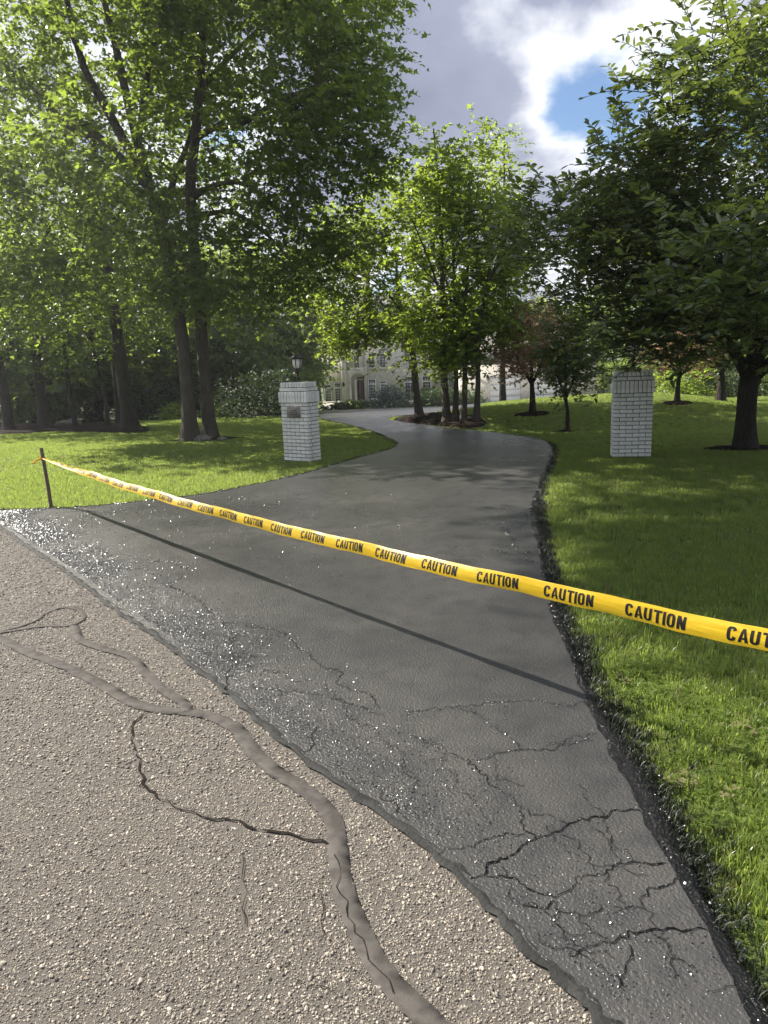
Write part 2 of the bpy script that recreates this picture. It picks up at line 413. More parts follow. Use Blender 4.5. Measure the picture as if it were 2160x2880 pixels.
STREET = np.vstack([S_EDGE[::-1], [(-5.4, 8.75), (-10, 11.9), (-45, 37), (-70, 10), (-40, -25), (20, -25), (4.2, -3.4), (1.32, .36)]])
STREET = np.vstack([S_EDGE, NEAR, [(1.32, .36), (4.2, -3.4), (20, -25), (-40, -25), (-70, 10), (-45, 37), (-10, 11.9), (-5.4, 8.75)]])

def sheet(name, outline, mat, dz, step, attr=None, relief=None):
    pts = [Vector((float(x), float(y))) for x, y in outline]; n = len(pts)
    ol = np.array(outline); lo, hi = ol.min(0), ol.max(0)
    gx, gy = np.meshgrid(np.arange(lo[0], hi[0], step), np.arange(lo[1], hi[1], step))
    P = np.stack([gx.ravel(), gy.ravel()], 1) + rng.uniform(-.2, .2, (gx.size, 2)) * step
    P = P[inpoly(P, outline)]; P = P[dist_poly(P, np.vstack([ol, ol[:1]])) > step * .3]
    allp = pts + [Vector((float(a), float(b))) for a, b in P]
    vo, eo, fo, *_ = delaunay_2d_cdt(allp, [], [list(range(n))], 1, 1e-5)
    V2 = np.array([(v.x, v.y) for v in vo]); z = zt(V2[:, 0], V2[:, 1]) + dz
    if relief is not None: z = z + relief(V2)
    V = np.column_stack([V2, z]); at = {}
    if attr: at = {k: ('POINT', f(V2)) for k, f in attr.items()}
    F = np.array([f for f in fo if len(f) == 3]); a = V2[F]
    cr = (a[:, 1, 0] - a[:, 0, 0]) * (a[:, 2, 1] - a[:, 0, 1]) - (a[:, 1, 1] - a[:, 0, 1]) * (a[:, 2, 0] - a[:, 0, 0])
    F[cr < 0] = F[cr < 0][:, ::-1]
    return link(name, mesh_np(name, V, [F], mat, True, at))

# lawn: one sheet out to the horizon, just below the paving
ax = np.concatenate([np.linspace(-900, -60, 15)[:-1], np.arange(-60, -20, 2.), np.arange(-20, 20, .5), np.arange(20, 60, 2.), np.linspace(60, 900, 15)])
ay = np.concatenate([np.linspace(-200, -10, 8)[:-1], np.arange(-10, 36, .5), np.arange(36, 90, 2.), np.linspace(90, 1500, 20)])
X, Y = np.meshgrid(ax, ay); Z = zt(X, Y) - .03
nx, ny = len(ax), len(ay); i = np.arange(ny - 1)[:, None] * nx + np.arange(nx - 1)[None]
q = np.stack([i, i + 1, i + nx + 1, i + nx], -1).reshape(-1, 4)
lawn = tag(link('lawn', mesh_np('lawn', np.stack([X, Y, Z], -1).reshape(-1, 3), [q], 'lawn', True)), kind='structure', label='mown green lawn rising to a low bank on the right')
street = tag(sheet('street', STREET, 'binder', 0.0, 1.2), kind='structure', label='old brown chip sealed street with exposed stones')
def wetf(P):
    d = dist_poly(P, S_EDGE); w = np.exp(-(d / .42) ** 2) * .95 * np.clip((P[:, 1] - 2.2) / 2.2, .05, 1) + .10 * ((P[:, 1] < 9.5) & (P[:, 0] < -.3))
    w += .16 * np.exp(-((P[:, 0] + 1.5) ** 2 + (P[:, 1] - 4.6) ** 2) / 2.5)
    return w
drive = tag(sheet('driveway', DRIVE, 'driveway_sealer', .012, .2, {'wet': wetf}), kind='structure', label='freshly sealed dark grey asphalt driveway winding to the house')

# ------------------------------------------------------------------ ribbons: cracks, sealant bands, lips
def ribbon(pts, widths, profile, dz, jitter=0.0, seed=0, wob=0.0):
    """profile: list of (u, h) across, u in -1..1."""
    r = np.random.default_rng(seed); pts = np.asarray(pts, float); n = len(pts)
    t = np.gradient(pts, axis=0); t /= np.linalg.norm(t, axis=1)[:, None] + 1e-9; nn = np.column_stack([-t[:, 1], t[:, 0]])
    if jitter: pts = pts + nn * (r.normal(0, jitter, n))[:, None]
    w = np.broadcast_to(np.asarray(widths, float), (n,)); k = len(profile); V = np.zeros((n, k, 3))
    for j, (u, h) in enumerate(profile):
        ww = w * (1 + (r.normal(0, wob, n) if wob and abs(u) > .3 else 0)); xy = pts + nn * (ww * u)[:, None]
        V[:, j, :2] = xy; V[:, j, 2] = zt(xy[:, 0], xy[:, 1]) + dz + h * (1 + (r.normal(0, .25, n) if wob > .05 else 0))
    i = np.arange(n - 1)[:, None] * k + np.arange(k - 1)[None]
    return V.reshape(-1, 3), np.stack([i, i + k, i + k + 1, i + 1], -1).reshape(-1, 4)
def fracture(pts, step=.035, amp=.35, seed=0):
    r = np.random.default_rng(seed); out = [np.array(pts[0], float)]
    for a, b in zip(pts[:-1], pts[1:]):
        a, b = np.array(a), np.array(b); L = np.linalg.norm(b - a); m = max(1, int(L / step)); nn = np.array([-(b - a)[1], (b - a)[0]]) / (L + 1e-9)
        w = np.cumsum(r.normal(0, step * amp, m + 1)); w -= np.linspace(w[0], w[-1], m + 1)
        for k in range(1, m + 1): out.append(a + (b - a) * k / m + nn * (w[k] if k < m else 0))
    return np.array(out)
def r8(L): return [((900 + x * .7595) / D, (2080 + y * .7595) / D) for x, y in L]
def r7(L): return [(x * .651 / D, (1400 + y * .651) / D) for x, y in L]
CR = [(r8([(555, 525), (610, 515), (660, 465), (740, 415), (800, 380), (880, 355), (940, 320), (1000, 300), (1080, 275), (1150, 270), (1210, 275)]), 1.5),
 (r8([(690, 525), (740, 545), (800, 580), (850, 590), (870, 600), (905, 580), (950, 545), (990, 515), (1060, 495), (1130, 475), (1200, 470), (1280, 470)]), 1.1),
 (r8([(750, 628), (800, 635), (840, 640), (865, 610), (870, 640), (900, 655), (960, 662), (1000, 660), (1030, 650), (1035, 625)]), 1.0),
 (r8([(960, 665), (990, 700), (1010, 730), (1050, 750), (1060, 760)]), .9),
 (r8([(920, 815), (980, 790), (1040, 765), (1100, 755), (1170, 735), (1240, 715), (1290, 712), (1360, 720), (1430, 720)]), 1.2),
 (r8([(1090, 632), (1150, 630), (1195, 640), (1215, 590), (1260, 560), (1320, 525)]), .9), (r8([(1195, 640), (1220, 680), (1245, 712)]), .7),
 (r8([(1145, 775), (1145, 830), (1130, 870), (1120, 930)]), .8), (r8([(610, 520), (690, 525)]), .7),
 (r8([(375, 5), (440, 45), (550, 85), (600, 140), (640, 185), (720, 235), (740, 270), (740, 320), (755, 350), (800, 380)]), 1.0),
 (r8([(560, 85), (640, 70), (760, 50), (900, 30), (1010, 15)]), 1.0), (r8([(440, 440), (520, 418), (630, 380), (760, 365)]), .8),
 (r8([(890, 365), (960, 400), (1000, 450), (1045, 500)]), .6), (r8([(770, 270), (850, 290), (920, 330)]), .5), (r8([(1060, 500), (1100, 560), (1130, 620)]), .5),
 (r8([(85, 130), (140, 175), (195, 170), (230, 205), (270, 240), (300, 285), (330, 310)]), .7), (r8([(195, 170), (205, 130)]), .6),
 (r8([(640, 75), (650, 150), (700, 165), (760, 185)]), .5), (r8([(1000, 310), (1050, 370), (1070, 400), (1110, 470)]), .5), (r8([(1260, 745), (1300, 830), (1310, 900)]), .5),
 (r8([(670, 480), (690, 525)]), .6), (r8([(870, 640), (880, 700), (930, 740), (1000, 760)]), .5), (r8([(1450, 950), (1500, 930), (1530, 900)]), .6),
 (r7([(410, 275), (470, 290), (540, 310), (640, 325), (670, 355), (740, 385), (790, 410), (840, 430), (880, 475), (915, 505)]), 1.0),
 (r7([(960, 550), (1020, 610), (1005, 680), (1000, 740), (980, 800), (985, 840)]), 1.1),
 (r7([(1060, 550), (1150, 575), (1240, 610), (1300, 660), (1350, 710), (1440, 750), (1460, 800), (1500, 830), (1560, 850), (1620, 900), (1640, 920)]), 1.0),
 (r7([(870, 570), (860, 700), (880, 760)]), .6), (r7([(920, 600), (1060, 660), (1110, 700)]), .7), (r7([(900, 680), (1000, 690), (1080, 700), (1090, 745)]), .6),
 (r7([(1130, 755), (1250, 790), (1350, 800)]), .6), (r7([(1080, 820), (1300, 850), (1450, 880), (1550, 910), (1650, 950)]), .7),
 (r7([(1370, 1000), (1350, 1060), (1310, 1110)]), .8), (r7([(430, 290), (440, 225), (350, 200)]), .5), (r7([(640, 280), (760, 285), (810, 320)]), .5),
 (r7([(740, 400), (770, 360), (780, 340)]), .6), (r7([(490, 525), (560, 520), (620, 540)]), .7), (r7([(890, 555), (1000, 545), (1120, 560)]), .5),
 ([(1290, 1590), (1180, 1620)], .5), ([(880, 1590), (960, 1640), (1000, 1720), (1060, 1790)], .5), ([(700, 1480), (760, 1560), (860, 1620), (900, 1690), (880, 1760)], .5), ([(1180, 1790), (1230, 1850), (1300, 1880), (1400, 1900)], .5), ([(1060, 1880), (1100, 1950), (1180, 1980), (1240, 2050), (1330, 2080)], .5), ([(1250, 1700), (1300, 1760), (1330, 1840), (1390, 1880)], .5), ([(1140, 2010), (1200, 2060), (1290, 2090), (1350, 2150)], .5), ([(1400, 2010), (1440, 2070), (1500, 2100)], .5), ([(980, 1530), (1060, 1570), (1120, 1620)], .4), ([(880, 1550), (930, 1535), (1060, 1520), (1180, 1522), (1270, 1525)], .6), ([(1090, 1130), (1110, 1180), (1150, 1215)], .7),
 ([(1060, 1190), (1120, 1205), (1160, 1220)], .6), ([(1080, 1100), (1120, 1110), (1150, 1125)], .6)]
LIPP = [(-1, 0), (-.8, .0007), (-.6, .0007), (-.55, .0003), (.55, .0003), (.6, .0007), (.8, .0007), (1, 0)]
CRACKS = []
for k, (L, w) in enumerate(CR):
    p = fracture([G(*a) for a in L], .014, .75, k)
    V, Q = ribbon(p, .0030 * w * np.clip(.3 + .7 * np.random.default_rng(k).random(len(p)) * (.7 + .5 * np.sin(np.arange(len(p)) * .21 + k)), .25, .9), LIPP, .0145, 0, k, .30); CRACKS.append((p, w))
    me = mesh_np('crack', V, [Q], 'crack_lip', False); me.materials.append(MAT['crack_dark'])
    kk = len(LIPP) - 1; mi = np.zeros(len(Q), np.int32); mi[np.arange(len(Q)) % kk == 3] = 1
    me.polygons.foreach_set('material_index', mi)
    link('crack', me, drive)
# wet grit: loose glossy stone chips sitting on the sealer along cracks and the street joint
def grit():
    r = np.random.default_rng(77); out = []
    for p, w in CRACKS:
        L = np.concatenate([[0], np.cumsum(np.hypot(*np.diff(p, axis=0).T))]); n = int(L[-1] * (210 if p[:, 1].mean() > 2.6 else 60)); t = r.random(n) * L[-1]
        q = np.column_stack([np.interp(t, L, p[:, 0]), np.interp(t, L, p[:, 1])]) + r.normal(0, .009, (n, 2)); out.append(q)
        n = int(L[-1] * (40 if p[:, 1].mean() > 2.6 else 14)); t = r.random(n) * L[-1]
        out.append(np.column_stack([np.interp(t, L, p[:, 0]), np.interp(t, L, p[:, 1])]) + r.normal(0, .09, (n, 2)))
    p = S_EDGE; L = np.concatenate([[0], np.cumsum(np.hypot(*np.diff(p, axis=0).T))]); n = 60000; t = L[-1] * (r.random(n) ** 2.6)
    inn = np.abs(r.normal(0, .22, n)) + .06; d_ = np.array([.79, .61])
    clus = (np.sin(t * 2.1) * np.sin(t * 5.3 + 1) * .5 + .6); k_ = r.random(n) < clus
    out.append((np.column_stack([np.interp(t, L, p[:, 0]), np.interp(t, L, p[:, 1])]) + inn[:, None] * d_)[k_])
    n = 15000; q = np.column_stack([r.uniform(-5.5, 1.5, n), r.uniform(2.2, 9.2, n)]); out.append(q[r.random(n) < np.clip(.12 - .22 * q[:, 0], .02, 1)])
    P = np.vstack(out); P = P[inpoly(P, DRIVE)]; P = P[dist_poly(P, S_EDGE) > .055]
    n = len(P); s_ = np.clip(r.lognormal(math.log(.0038), .5, n), .0018, .011) * (.50 + .17 * np.hypot(P[:, 0], P[:, 1]))
    tp = R_EDGE[2:60]; L = np.concatenate([[0], np.cumsum(np.hypot(*np.diff(tp, axis=0).T))]); m = 3200; t = r.random(m) * L[-1]; nn = np.gradient(tp, axis=0); nn /= np.linalg.norm(nn, axis=1)[:, None]
    q = np.column_stack([np.interp(t, L, tp[:, 0]) + np.interp(t, L, nn[:, 1]) * (np.abs(r.normal(0, .055, m)) - .01), np.interp(t, L, tp[:, 1]) - np.interp(t, L, nn[:, 0]) * (np.abs(r.normal(0, .055, m)) - .01)])
    P = np.vstack([P, q]); s_ = np.concatenate([s_, np.clip(r.lognormal(math.log(.0065), .5, m), .003, .018)]); n = len(P)
    src = []
    for k in range(5):
        bm = bmesh.new(); bmesh.ops.create_icosphere(bm, subdivisions=1, radius=.5); q = np.random.default_rng(k)
        for v in bm.verts: v.co = Vector((v.co.x * q.uniform(.8, 1.3), v.co.y * q.uniform(.6, 1.1), v.co.z * .7)) * q.uniform(.75, 1.2)
        me = bpy.data.meshes.new('grit_source'); bm.to_mesh(me); bm.free(); me.materials.append(MAT['wet_grit']); src.append(bpy.data.objects.new('grit_source', me))
    tag(scatter('wet_grit', np.column_stack([P, np.where(inpoly(P, DRIVE), .0135, .006)]), r.uniform(0, 6.28, n), r.normal(0, .3, (n, 2)), s_, r.integers(0, 5, n), src, drive), 'glossy wet stone chips glinting on the sealer', kind='stuff')
GRIT = grit
# thick bead of sealer along the street joint
p = fracture(S_EDGE, .04, .10, 5)
V, Q = ribbon(p, .022, [(-1, .004), (-.6, .010), (-.1, .0125), (.3, .009), (.7, .010), (1.1, .003), (1.5, .0)], .003, .005, 3, .25)
V[:, 2] = np.maximum(V[:, 2], .003)
link('sealer_bead', mesh_np('sealer_bead', V, [Q], 'sealer_lip', True), drive)
# glossy overspill along the grass
for nm, E_, sgn, sd_ in (('tar_overspill', R_EDGE[2:80], 1, 1), ('tar_overspill', L_EDGE[6:], 1, 2)):
    p = fracture(E_, .045, .10, sd_); wv = .016 + .020 * np.clip(np.interp(np.arange(len(p)), np.arange(0, len(p), 9), rng.uniform(-.4, 2.4, len(np.arange(0, len(p), 9)))), 0, 3)
    if sd_ == 2: wv = wv * .75
    V, Q = ribbon(p, wv, [(-2.4, -.055), (-1.6, -.02), (-.9, .002), (-.4, .004), (0, .006), (.5, .003), (.8, .0006)] if sd_ == 1 else
                  [(-2.4, -.055), (-1.6, -.02), (-.9, .002), (-.4, .004), (0, .006), (.5, .003), (1.0, .0006)], .012, .006, sd_, .12)
    link(nm, mesh_np(nm, V, [Q], 'wet_tar', False), drive)
# crack sealant bands on the street
BAND = [([(-60, 1365), (0, 1380), (60, 1410), (150, 1445), (220, 1480), (290, 1520), (350, 1535), (410, 1540), (460, 1550), (510, 1575), (545, 1620), (590, 1665),
          (640, 1695), (690, 1735), (722, 1780), (730, 1850), (745, 1930), (770, 2000), (800, 2060), (840, 2120), (900, 2180), (950, 2230), (1020, 2300)], .034),
        ([(-60, 1372), (0, 1365), (70, 1345), (100, 1325), (140, 1313), (172, 1320), (180, 1338), (150, 1352), (100, 1354), (50, 1360), (-20, 1372)], .017),
        ([(160, 1352), (168, 1375), (185, 1390), (230, 1405), (280, 1420), (320, 1460), (350, 1490), (395, 1520), (405, 1538)], .028)]
for k, (L, w) in enumerate(BAND):
    p = fracture(GL(L, 8), .03, .16, 40 + k)
    V, Q = ribbon(p, w, [(-1, .0), (-.98, .0006), (0, .0006), (.98, .0006), (1, .0)], .0050 + .0006 * k, .0014, k, .03)
    link('sealant_band', mesh_np('sealant_band', V, [Q], 'crack_sealant', True), street)
SCR = [[(322, 1538), (285, 1570), (292, 1610), (300, 1660), (320, 1710), (370, 1740), (450, 1770), (560, 1795), (640, 1808), (712, 1825)], [(525, 1850), (522, 1900), (527, 1950), (530, 2000)],
       [(640, 2120), (700, 2135), (740, 2150)], [(80, 1240), (110, 1290), (60, 1330)], [(200, 1300), (150, 1340)], [(690, 1900), (700, 1970), (690, 2040)],
       [(722, 1850), (735, 1900), (752, 1950), (765, 2000), (790, 2050), (818, 2100), (850, 2150)]]
for k, L in enumerate(SCR):
    p = fracture([G(*a) for a in L], .03, .4, 70 + k)
    V, Q = ribbon(p, (.0013 if k != 6 else .0011) if k else .0036, [(-1, 0), (1, 0)], .0085 if k == 6 else .006, 0, k, .6)
    link('street_crack', mesh_np('street_crack', V, [Q], 'street_crack'), street)

# ------------------------------------------------------------------ scattering (grass and loose stone)
def scatter(name, P3, rotz, tilt, scale, pick, sources, parent=None):
    me = bpy.data.meshes.new(name); n = len(P3); me.vertices.add(n); me.vertices.foreach_set('co', np.asarray(P3, np.float32).ravel())
    a = me.attributes.new('rot', 'FLOAT_VECTOR', 'POINT'); a.data.foreach_set('vector', np.column_stack([tilt, rotz]).astype(np.float32).ravel())
    a = me.attributes.new('scl', 'FLOAT', 'POINT'); a.data.foreach_set('value', np.asarray(scale, np.float32))
    a = me.attributes.new('pick', 'INT', 'POINT'); a.data.foreach_set('value', np.asarray(pick, np.int32))
    o = link(name, me, parent)
    ng = bpy.data.node_groups.new(name, 'GeometryNodeTree')
    ng.interface.new_socket('Geometry', in_out='INPUT', socket_type='NodeSocketGeometry'); ng.interface.new_socket('Geometry', in_out='OUTPUT', socket_type='NodeSocketGeometry')
    gi = ng.nodes.new('NodeGroupInput'); go = ng.nodes.new('NodeGroupOutput'); ip = ng.nodes.new('GeometryNodeInstanceOnPoints')
    ng.links.new(gi.outputs[0], ip.inputs['Points'])
    jn = ng.nodes.new('GeometryNodeGeometryToInstance')
    for s in reversed(sources):
        oi = ng.nodes.new('GeometryNodeObjectInfo'); oi.inputs['Object'].default_value = s; ng.links.new(oi.outputs['Geometry'], jn.inputs[0])
    ng.links.new(jn.outputs[0], ip.inputs['Instance']); ip.inputs['Pick Instance'].default_value = True
    def na(nm, t):
        n_ = ng.nodes.new('GeometryNodeInputNamedAttribute'); n_.data_type = t; n_.inputs[0].default_value = nm; return n_.outputs[0]
    ng.links.new(na('pick', 'INT'), ip.inputs['Instance Index'])
    er = ng.nodes.new('FunctionNodeEulerToRotation'); ng.links.new(na('rot', 'FLOAT_VECTOR'), er.inputs[0]); ng.links.new(er.outputs[0], ip.inputs['Rotation'])
    ng.links.new(na('scl', 'FLOAT'), ip.inputs['Scale'])
    ng.links.new(ip.outputs[0], go.inputs[0])
    md = o.modifiers.new('scatter', 'NODES'); md.node_group = ng
    return o
def tuft_source(mat, blades, rad, h0, h1, width, seed, lean=.5):
    r = np.random.default_rng(seed); V = []; T = []; Qd = []
    for k in range(blades):
        a = r.uniform(0, 2 * pi); rr = rad * sqrt(r.random()); b = np.array([rr * cos(a), rr * sin(a), 0]); h = r.uniform(h0, h1); w = width * r.uniform(.7, 1.3)
        da = r.uniform(0, 2 * pi); dv = np.array([cos(da), sin(da), 0]); s = np.array([-sin(da), cos(da), 0]) * w / 2; le = r.uniform(.1, 1.1) * lean * h
        m = b + dv * le * .35 + np.array([0, 0, h * .6]); t = b + dv * le + np.array([0, 0, h * (1 - .25 * le / h)]); i = len(V)
        V += [b - s, b + s, m + s * .8, m - s * .8, t]; Qd.append((i, i + 1, i + 2, i + 3)); T.append((i + 3, i + 2, i + 4))
    return bpy.data.objects.new('tuft_source', mesh_np('tuft_source', V, [np.array(Qd), np.array(T)], mat))
GREEN = [tuft_source('grass_blade', 16, .045, .022, .058, .0036, k) for k in range(5)]
LONG = [tuft_source('grass_blade', 14, .03, .05, .11, .004, 10 + k, .8) for k in range(3)]
WIDE = [tuft_source('grass_blade', 18, .09, .03, .06, .008, 20 + k) for k in range(4)]
TARRED = [tuft_source('tar_blade', 14, .035, .03, .085, .0045, 30 + k, .9) for k in range(4)]

EXCL = [DRIVE, STREET]
def lawn_pts(x0, x1, y0, y1, dens, extra=None):
    n = int((x1 - x0) * (y1 - y0) * dens); P = np.column_stack([rng.uniform(x0, x1, n), rng.uniform(y0, y1, n)])
    # keep what the lens can see, with a margin
    p3 = np.column_stack([P, np.full(n, 0.)]) - CAMP; zc = p3 @ fw; xs = (p3 @ rt) / np.maximum(zc, .1)
    P = P[(zc > .3) & (np.abs(xs) < .66)]
    for e in EXCL: P = P[~inpoly(P, e)]
    return P
MULCH = []           # filled before planting
def ellipse(c, rx, ry, n=28, seed=0, rz=0.0):
    r = np.random.default_rng(seed); ph = r.uniform(0, 6.28, 3)
    return np.array([(c[0] + rx * (1 + .07 * sin(3 * t + ph[0]) + .05 * sin(5 * t + ph[1])) * cos(t), c[1] + ry * (1 + .07 * sin(2 * t + ph[2]) + .05 * sin(4 * t + ph[0])) * sin(t)) for t in np.linspace(0, 2 * pi, n, endpoint=False)])

def at3(x, y, dz=0.0):
    p = G(x, y); return np.array([p[0], p[1], float(zt(p[0], p[1])) + dz])
def mound(name, outline, h, mat, label=None, group=None, seed=0):
    c = outline.mean(0); n = len(outline); V = []; r = np.random.default_rng(seed); rings = [1, .93, .75, .5, .25]
    hs = [-.05, .5, .85, 1, 1.02]
    for s_, hh in zip(rings, hs):
        for p in outline:
            q = c + (p - c) * s_; V.append((q[0], q[1], float(zt(q[0], q[1])) - .03 + h * hh * (1 + r.normal(0, .18)) if hh > 0 else float(zt(q[0], q[1])) - .08))
    V.append((c[0], c[1], float(zt(*c)) + h)); P = [(a * n + i, a * n + (i + 1) % n, (a + 1) * n + (i + 1) % n, (a + 1) * n + i) for a in range(4) for i in range(n)]
    T = [(4 * n + i, 4 * n + (i + 1) % n, 5 * n) for i in range(n)]
    o = link(name, mesh_np(name, np.array(V), [np.array(P), np.array(T)], mat, True)); tag(o, label, kind='structure'); MULCH.append(outline); EXCL.append(outline); return o

# ------------------------------------------------------------------ mulch beds
ISL = GL([(846, 907), (900, 915), (960, 921), (1010, 924), (1046, 920), (1050, 908), (1010, 898), (950, 894), (890, 897), (850, 902)], 3)
mound('mulch_bed', ISL, .12, 'mulch', 'dark mulch island under the tree clump beside the driveway', seed=1)
TB_A = G(412, 951); TB_B = G(455, 946); JB = G(1610, 966); KB = G(1150, 893); LB = G(1219, 930); H1 = G(1463, 869); H2 = G(1556, 864)
mound('mulch_bed', ellipse((TB_A + TB_B) / 2 + [.1, .1], .95, .5, seed=2), .05, 'mulch', 'dark mulch ring around the two big front maples', seed=2)
mound('mulch_bed', ellipse(JB, .75, .42, seed=3), .04, 'mulch', 'dark mulch ring around the big right hand tree', seed=3)
mound('mulch_bed', ellipse(KB, .5, .4, seed=4), .05, 'mulch', 'mulch ring under the red leaved tree on the bank', seed=4)
mound('mulch_bed', ellipse(LB, .22, .2, seed=5), .03, 'mulch', 'small mulch ring under the green ornamental tree', seed=5)
mound('mulch_bed', ellipse(H1, .4, .35, seed=6), .05, 'mulch', 'mulch ring under the sapling on the crest', seed=6)
LBED = GL([(-120, 935), (20, 938), (120, 932), (220, 934), (300, 936), (330, 928), (318, 919), (260, 914), (180, 914), (100, 917), (0, 920), (-120, 922)], 3)
mound('mulch_bed', LBED, .10, 'mulch', 'long dark mulch bed under the row of left trees', seed=7)

# ------------------------------------------------------------------ grass and loose stone
def grass(name, P, dens_tag, src, s0, s1, label, sink=-.03):
    n = len(P); P3 = np.column_stack([P, zt(P[:, 0], P[:, 1]) + sink])
    tag(scatter(name, P3, rng.uniform(0, 6.28, n), rng.normal(0, .10, (n, 2)), rng.uniform(s0, s1, n), rng.integers(0, len(src), n), src), label, 'grass', kind='stuff')
drv_l = np.vstack([DRIVE, DRIVE[:1]])
EDGES = [R_EDGE, L_EDGE]
def edge_d(P): return np.minimum(dist_poly(P, R_EDGE), dist_poly(P, L_EDGE))
Pn = lawn_pts(.5, 7.5, .6, 6.0, 900); e = edge_d(Pn); Pn = Pn[e > .10 + .12 * rng.random(len(Pn)) ** 2]
Pm = lawn_pts(-9, 10, 6.0, 12.5, 430); e = edge_d(Pm); Pm = Pm[e > .06 + .10 * rng.random(len(Pm)) ** 2]
Pf = lawn_pts(-16, 16, 12.5, 21, 190); Pf = Pf[edge_d(Pf) > .06]
Pg = lawn_pts(-24, 24, 21, 34, 110); Pg = Pg[edge_d(Pg) > .06]
grass('lawn_grass', Pn, 0, GREEN, .8, 1.25, 'short green lawn blades in the near right foreground')
grass('lawn_grass', Pm, 0, GREEN, .85, 1.3, 'short green lawn blades between the stake and the brick pillars')
grass('lawn_grass', Pf, 0, WIDE, .6, .95, 'short green lawn blades around the two big front maples')
grass('lawn_grass', Pg, 0, WIDE, .8, 1.2, 'short green lawn blades on the far lawn and bank')
Pl = lawn_pts(.5, 6, .6, 7, 75); e = edge_d(Pl); Pl = Pl[(e > .15) & (rng.random(len(Pl)) < np.exp(-e / .8) + .12)]
grass('long_grass', Pl, 0, LONG, .6, 1.15, 'longer ragged grass blades beside the tarred driveway edge')
Pt = np.vstack([lawn_pts(-9, 6, .6, 14, 620), lawn_pts(.5, 4, .6, 8, 1300)]); e = edge_d(Pt); er = dist_poly(Pt, R_EDGE)
Pt = Pt[(e > .015) & (rng.random(len(Pt)) < np.where(er < .7, np.exp(-(er / np.where(Pt[:, 1] < 4, .16, .075)) ** 2), 0) * (.6 + .5 * np.sin(Pt[:, 1] * 5.1) * np.sin(Pt[:, 1] * 2.3 + 1)) + np.where(e < .12, .40, 0))]
grass('tarred_grass', Pt, 0, TARRED, .35, .85, 'grass blades blackened with sealer along the driveway edge', -.012)

GRIT()
def clover_source(seed):
    r = np.random.default_rng(seed); V = []; Q = []
    for k in range(6):
        c = np.array([r.normal(0, .022), r.normal(0, .022), r.uniform(.028, .055)]); a0 = r.uniform(0, 6.28); s_ = r.uniform(.008, .013)
        for q in range(3):
            a_ = a0 + q * 2.094; d_ = np.array([cos(a_), sin(a_), r.uniform(-.1, .35)]); p_ = np.array([-sin(a_), cos(a_), 0]); b_ = len(V)
            V += [c, c + s_ * (d_ * .7 + p_ * .5), c + s_ * 1.25 * d_, c + s_ * (d_ * .7 - p_ * .5)]; Q.append((b_, b_ + 1, b_ + 2, b_ + 3))
    return bpy.data.objects.new('clover_source', mesh_np('clover_source', V, [np.array(Q)], 'grass_blade'))
CLO = [clover_source(k) for k in range(4)]
Pc = lawn_pts(.8, 4, .7, 3.6, 520); er = dist_poly(Pc, R_EDGE); Pc = Pc[(er > .12) & (rng.random(len(Pc)) < np.exp(-((er - .42) / .28) ** 2) * (.35 + .65 * (np.sin(Pc[:, 0] * 7) * np.sin(Pc[:, 1] * 6) > -.1)))]
grass('clover', Pc, 0, CLO, .8, 1.3, 'clover leaves among the grass beside the near driveway edge')
def pebble_source(seed):
    r = np.random.default_rng(seed); bm = bmesh.new(); bmesh.ops.create_icosphere(bm, subdivisions=1, radius=.5)
    for v in bm.verts: v.co = Vector((v.co.x * r.uniform(.85, 1.25), v.co.y * r.uniform(.6, .9), v.co.z * .62)) * r.uniform(.82, 1.1)
    me = bpy.data.meshes.new('pebble_source'); bm.to_mesh(me); bm.free(); me.materials.append(MAT['pebble']); return bpy.data.objects.new('pebble_source', me)
PEB = [pebble_source(k) for k in range(6)]
def peb_zone(x0, x1, y0, y1, dens, smin, smax):
    n = int((x1 - x0) * (y1 - y0) * dens); P = np.column_stack([rng.uniform(x0, x1, n), rng.uniform(y0, y1, n)])
    p3 = np.column_stack([P, np.zeros(n)]) - CAMP; zc = p3 @ fw; xs = (p3 @ rt) / np.maximum(zc, .1); ys = (p3 @ up) / np.maximum(zc, .1)
    P = P[(zc > .3) & (np.abs(xs) < .62) & (ys > -.82)]
    P = P[inpoly(P, STREET)]; P = P[dist_poly(P, S_EDGE) > .02]
    for L, w in BAND:
        P = P[dist_poly(P, GL(L, 5)) > w * .92]
    for k_, L in enumerate(SCR[:2]): P = P[dist_poly(P, np.array([G(*a) for a in L])) > .010]
    n = len(P); s = np.clip(rng.lognormal(math.log(smin), .45, n), smin * .5, smax)
    return P, s
PA, SA = peb_zone(-3.2, 1.2, .7, 2.6, 32000, .0048, .018)
PB_, SB = peb_zone(-5, 1, 2.6, 5.0, 12500, .0070, .019)
PC, SC = peb_zone(-7, 0, 5.0, 9.0, 3400, .011, .022)
P = np.vstack([PA, PB_, PC]); sc = np.concatenate([SA, SB, SC]); n = len(P)
P3 = np.column_stack([P, sc * .10])
tag(scatter('road_stones', P3, rng.uniform(0, 6.28, n), rng.normal(0, .25, (n, 2)), sc, rng.integers(0, 6, n), PEB, street), 'tan and grey stones set in the street surface', kind='stuff')

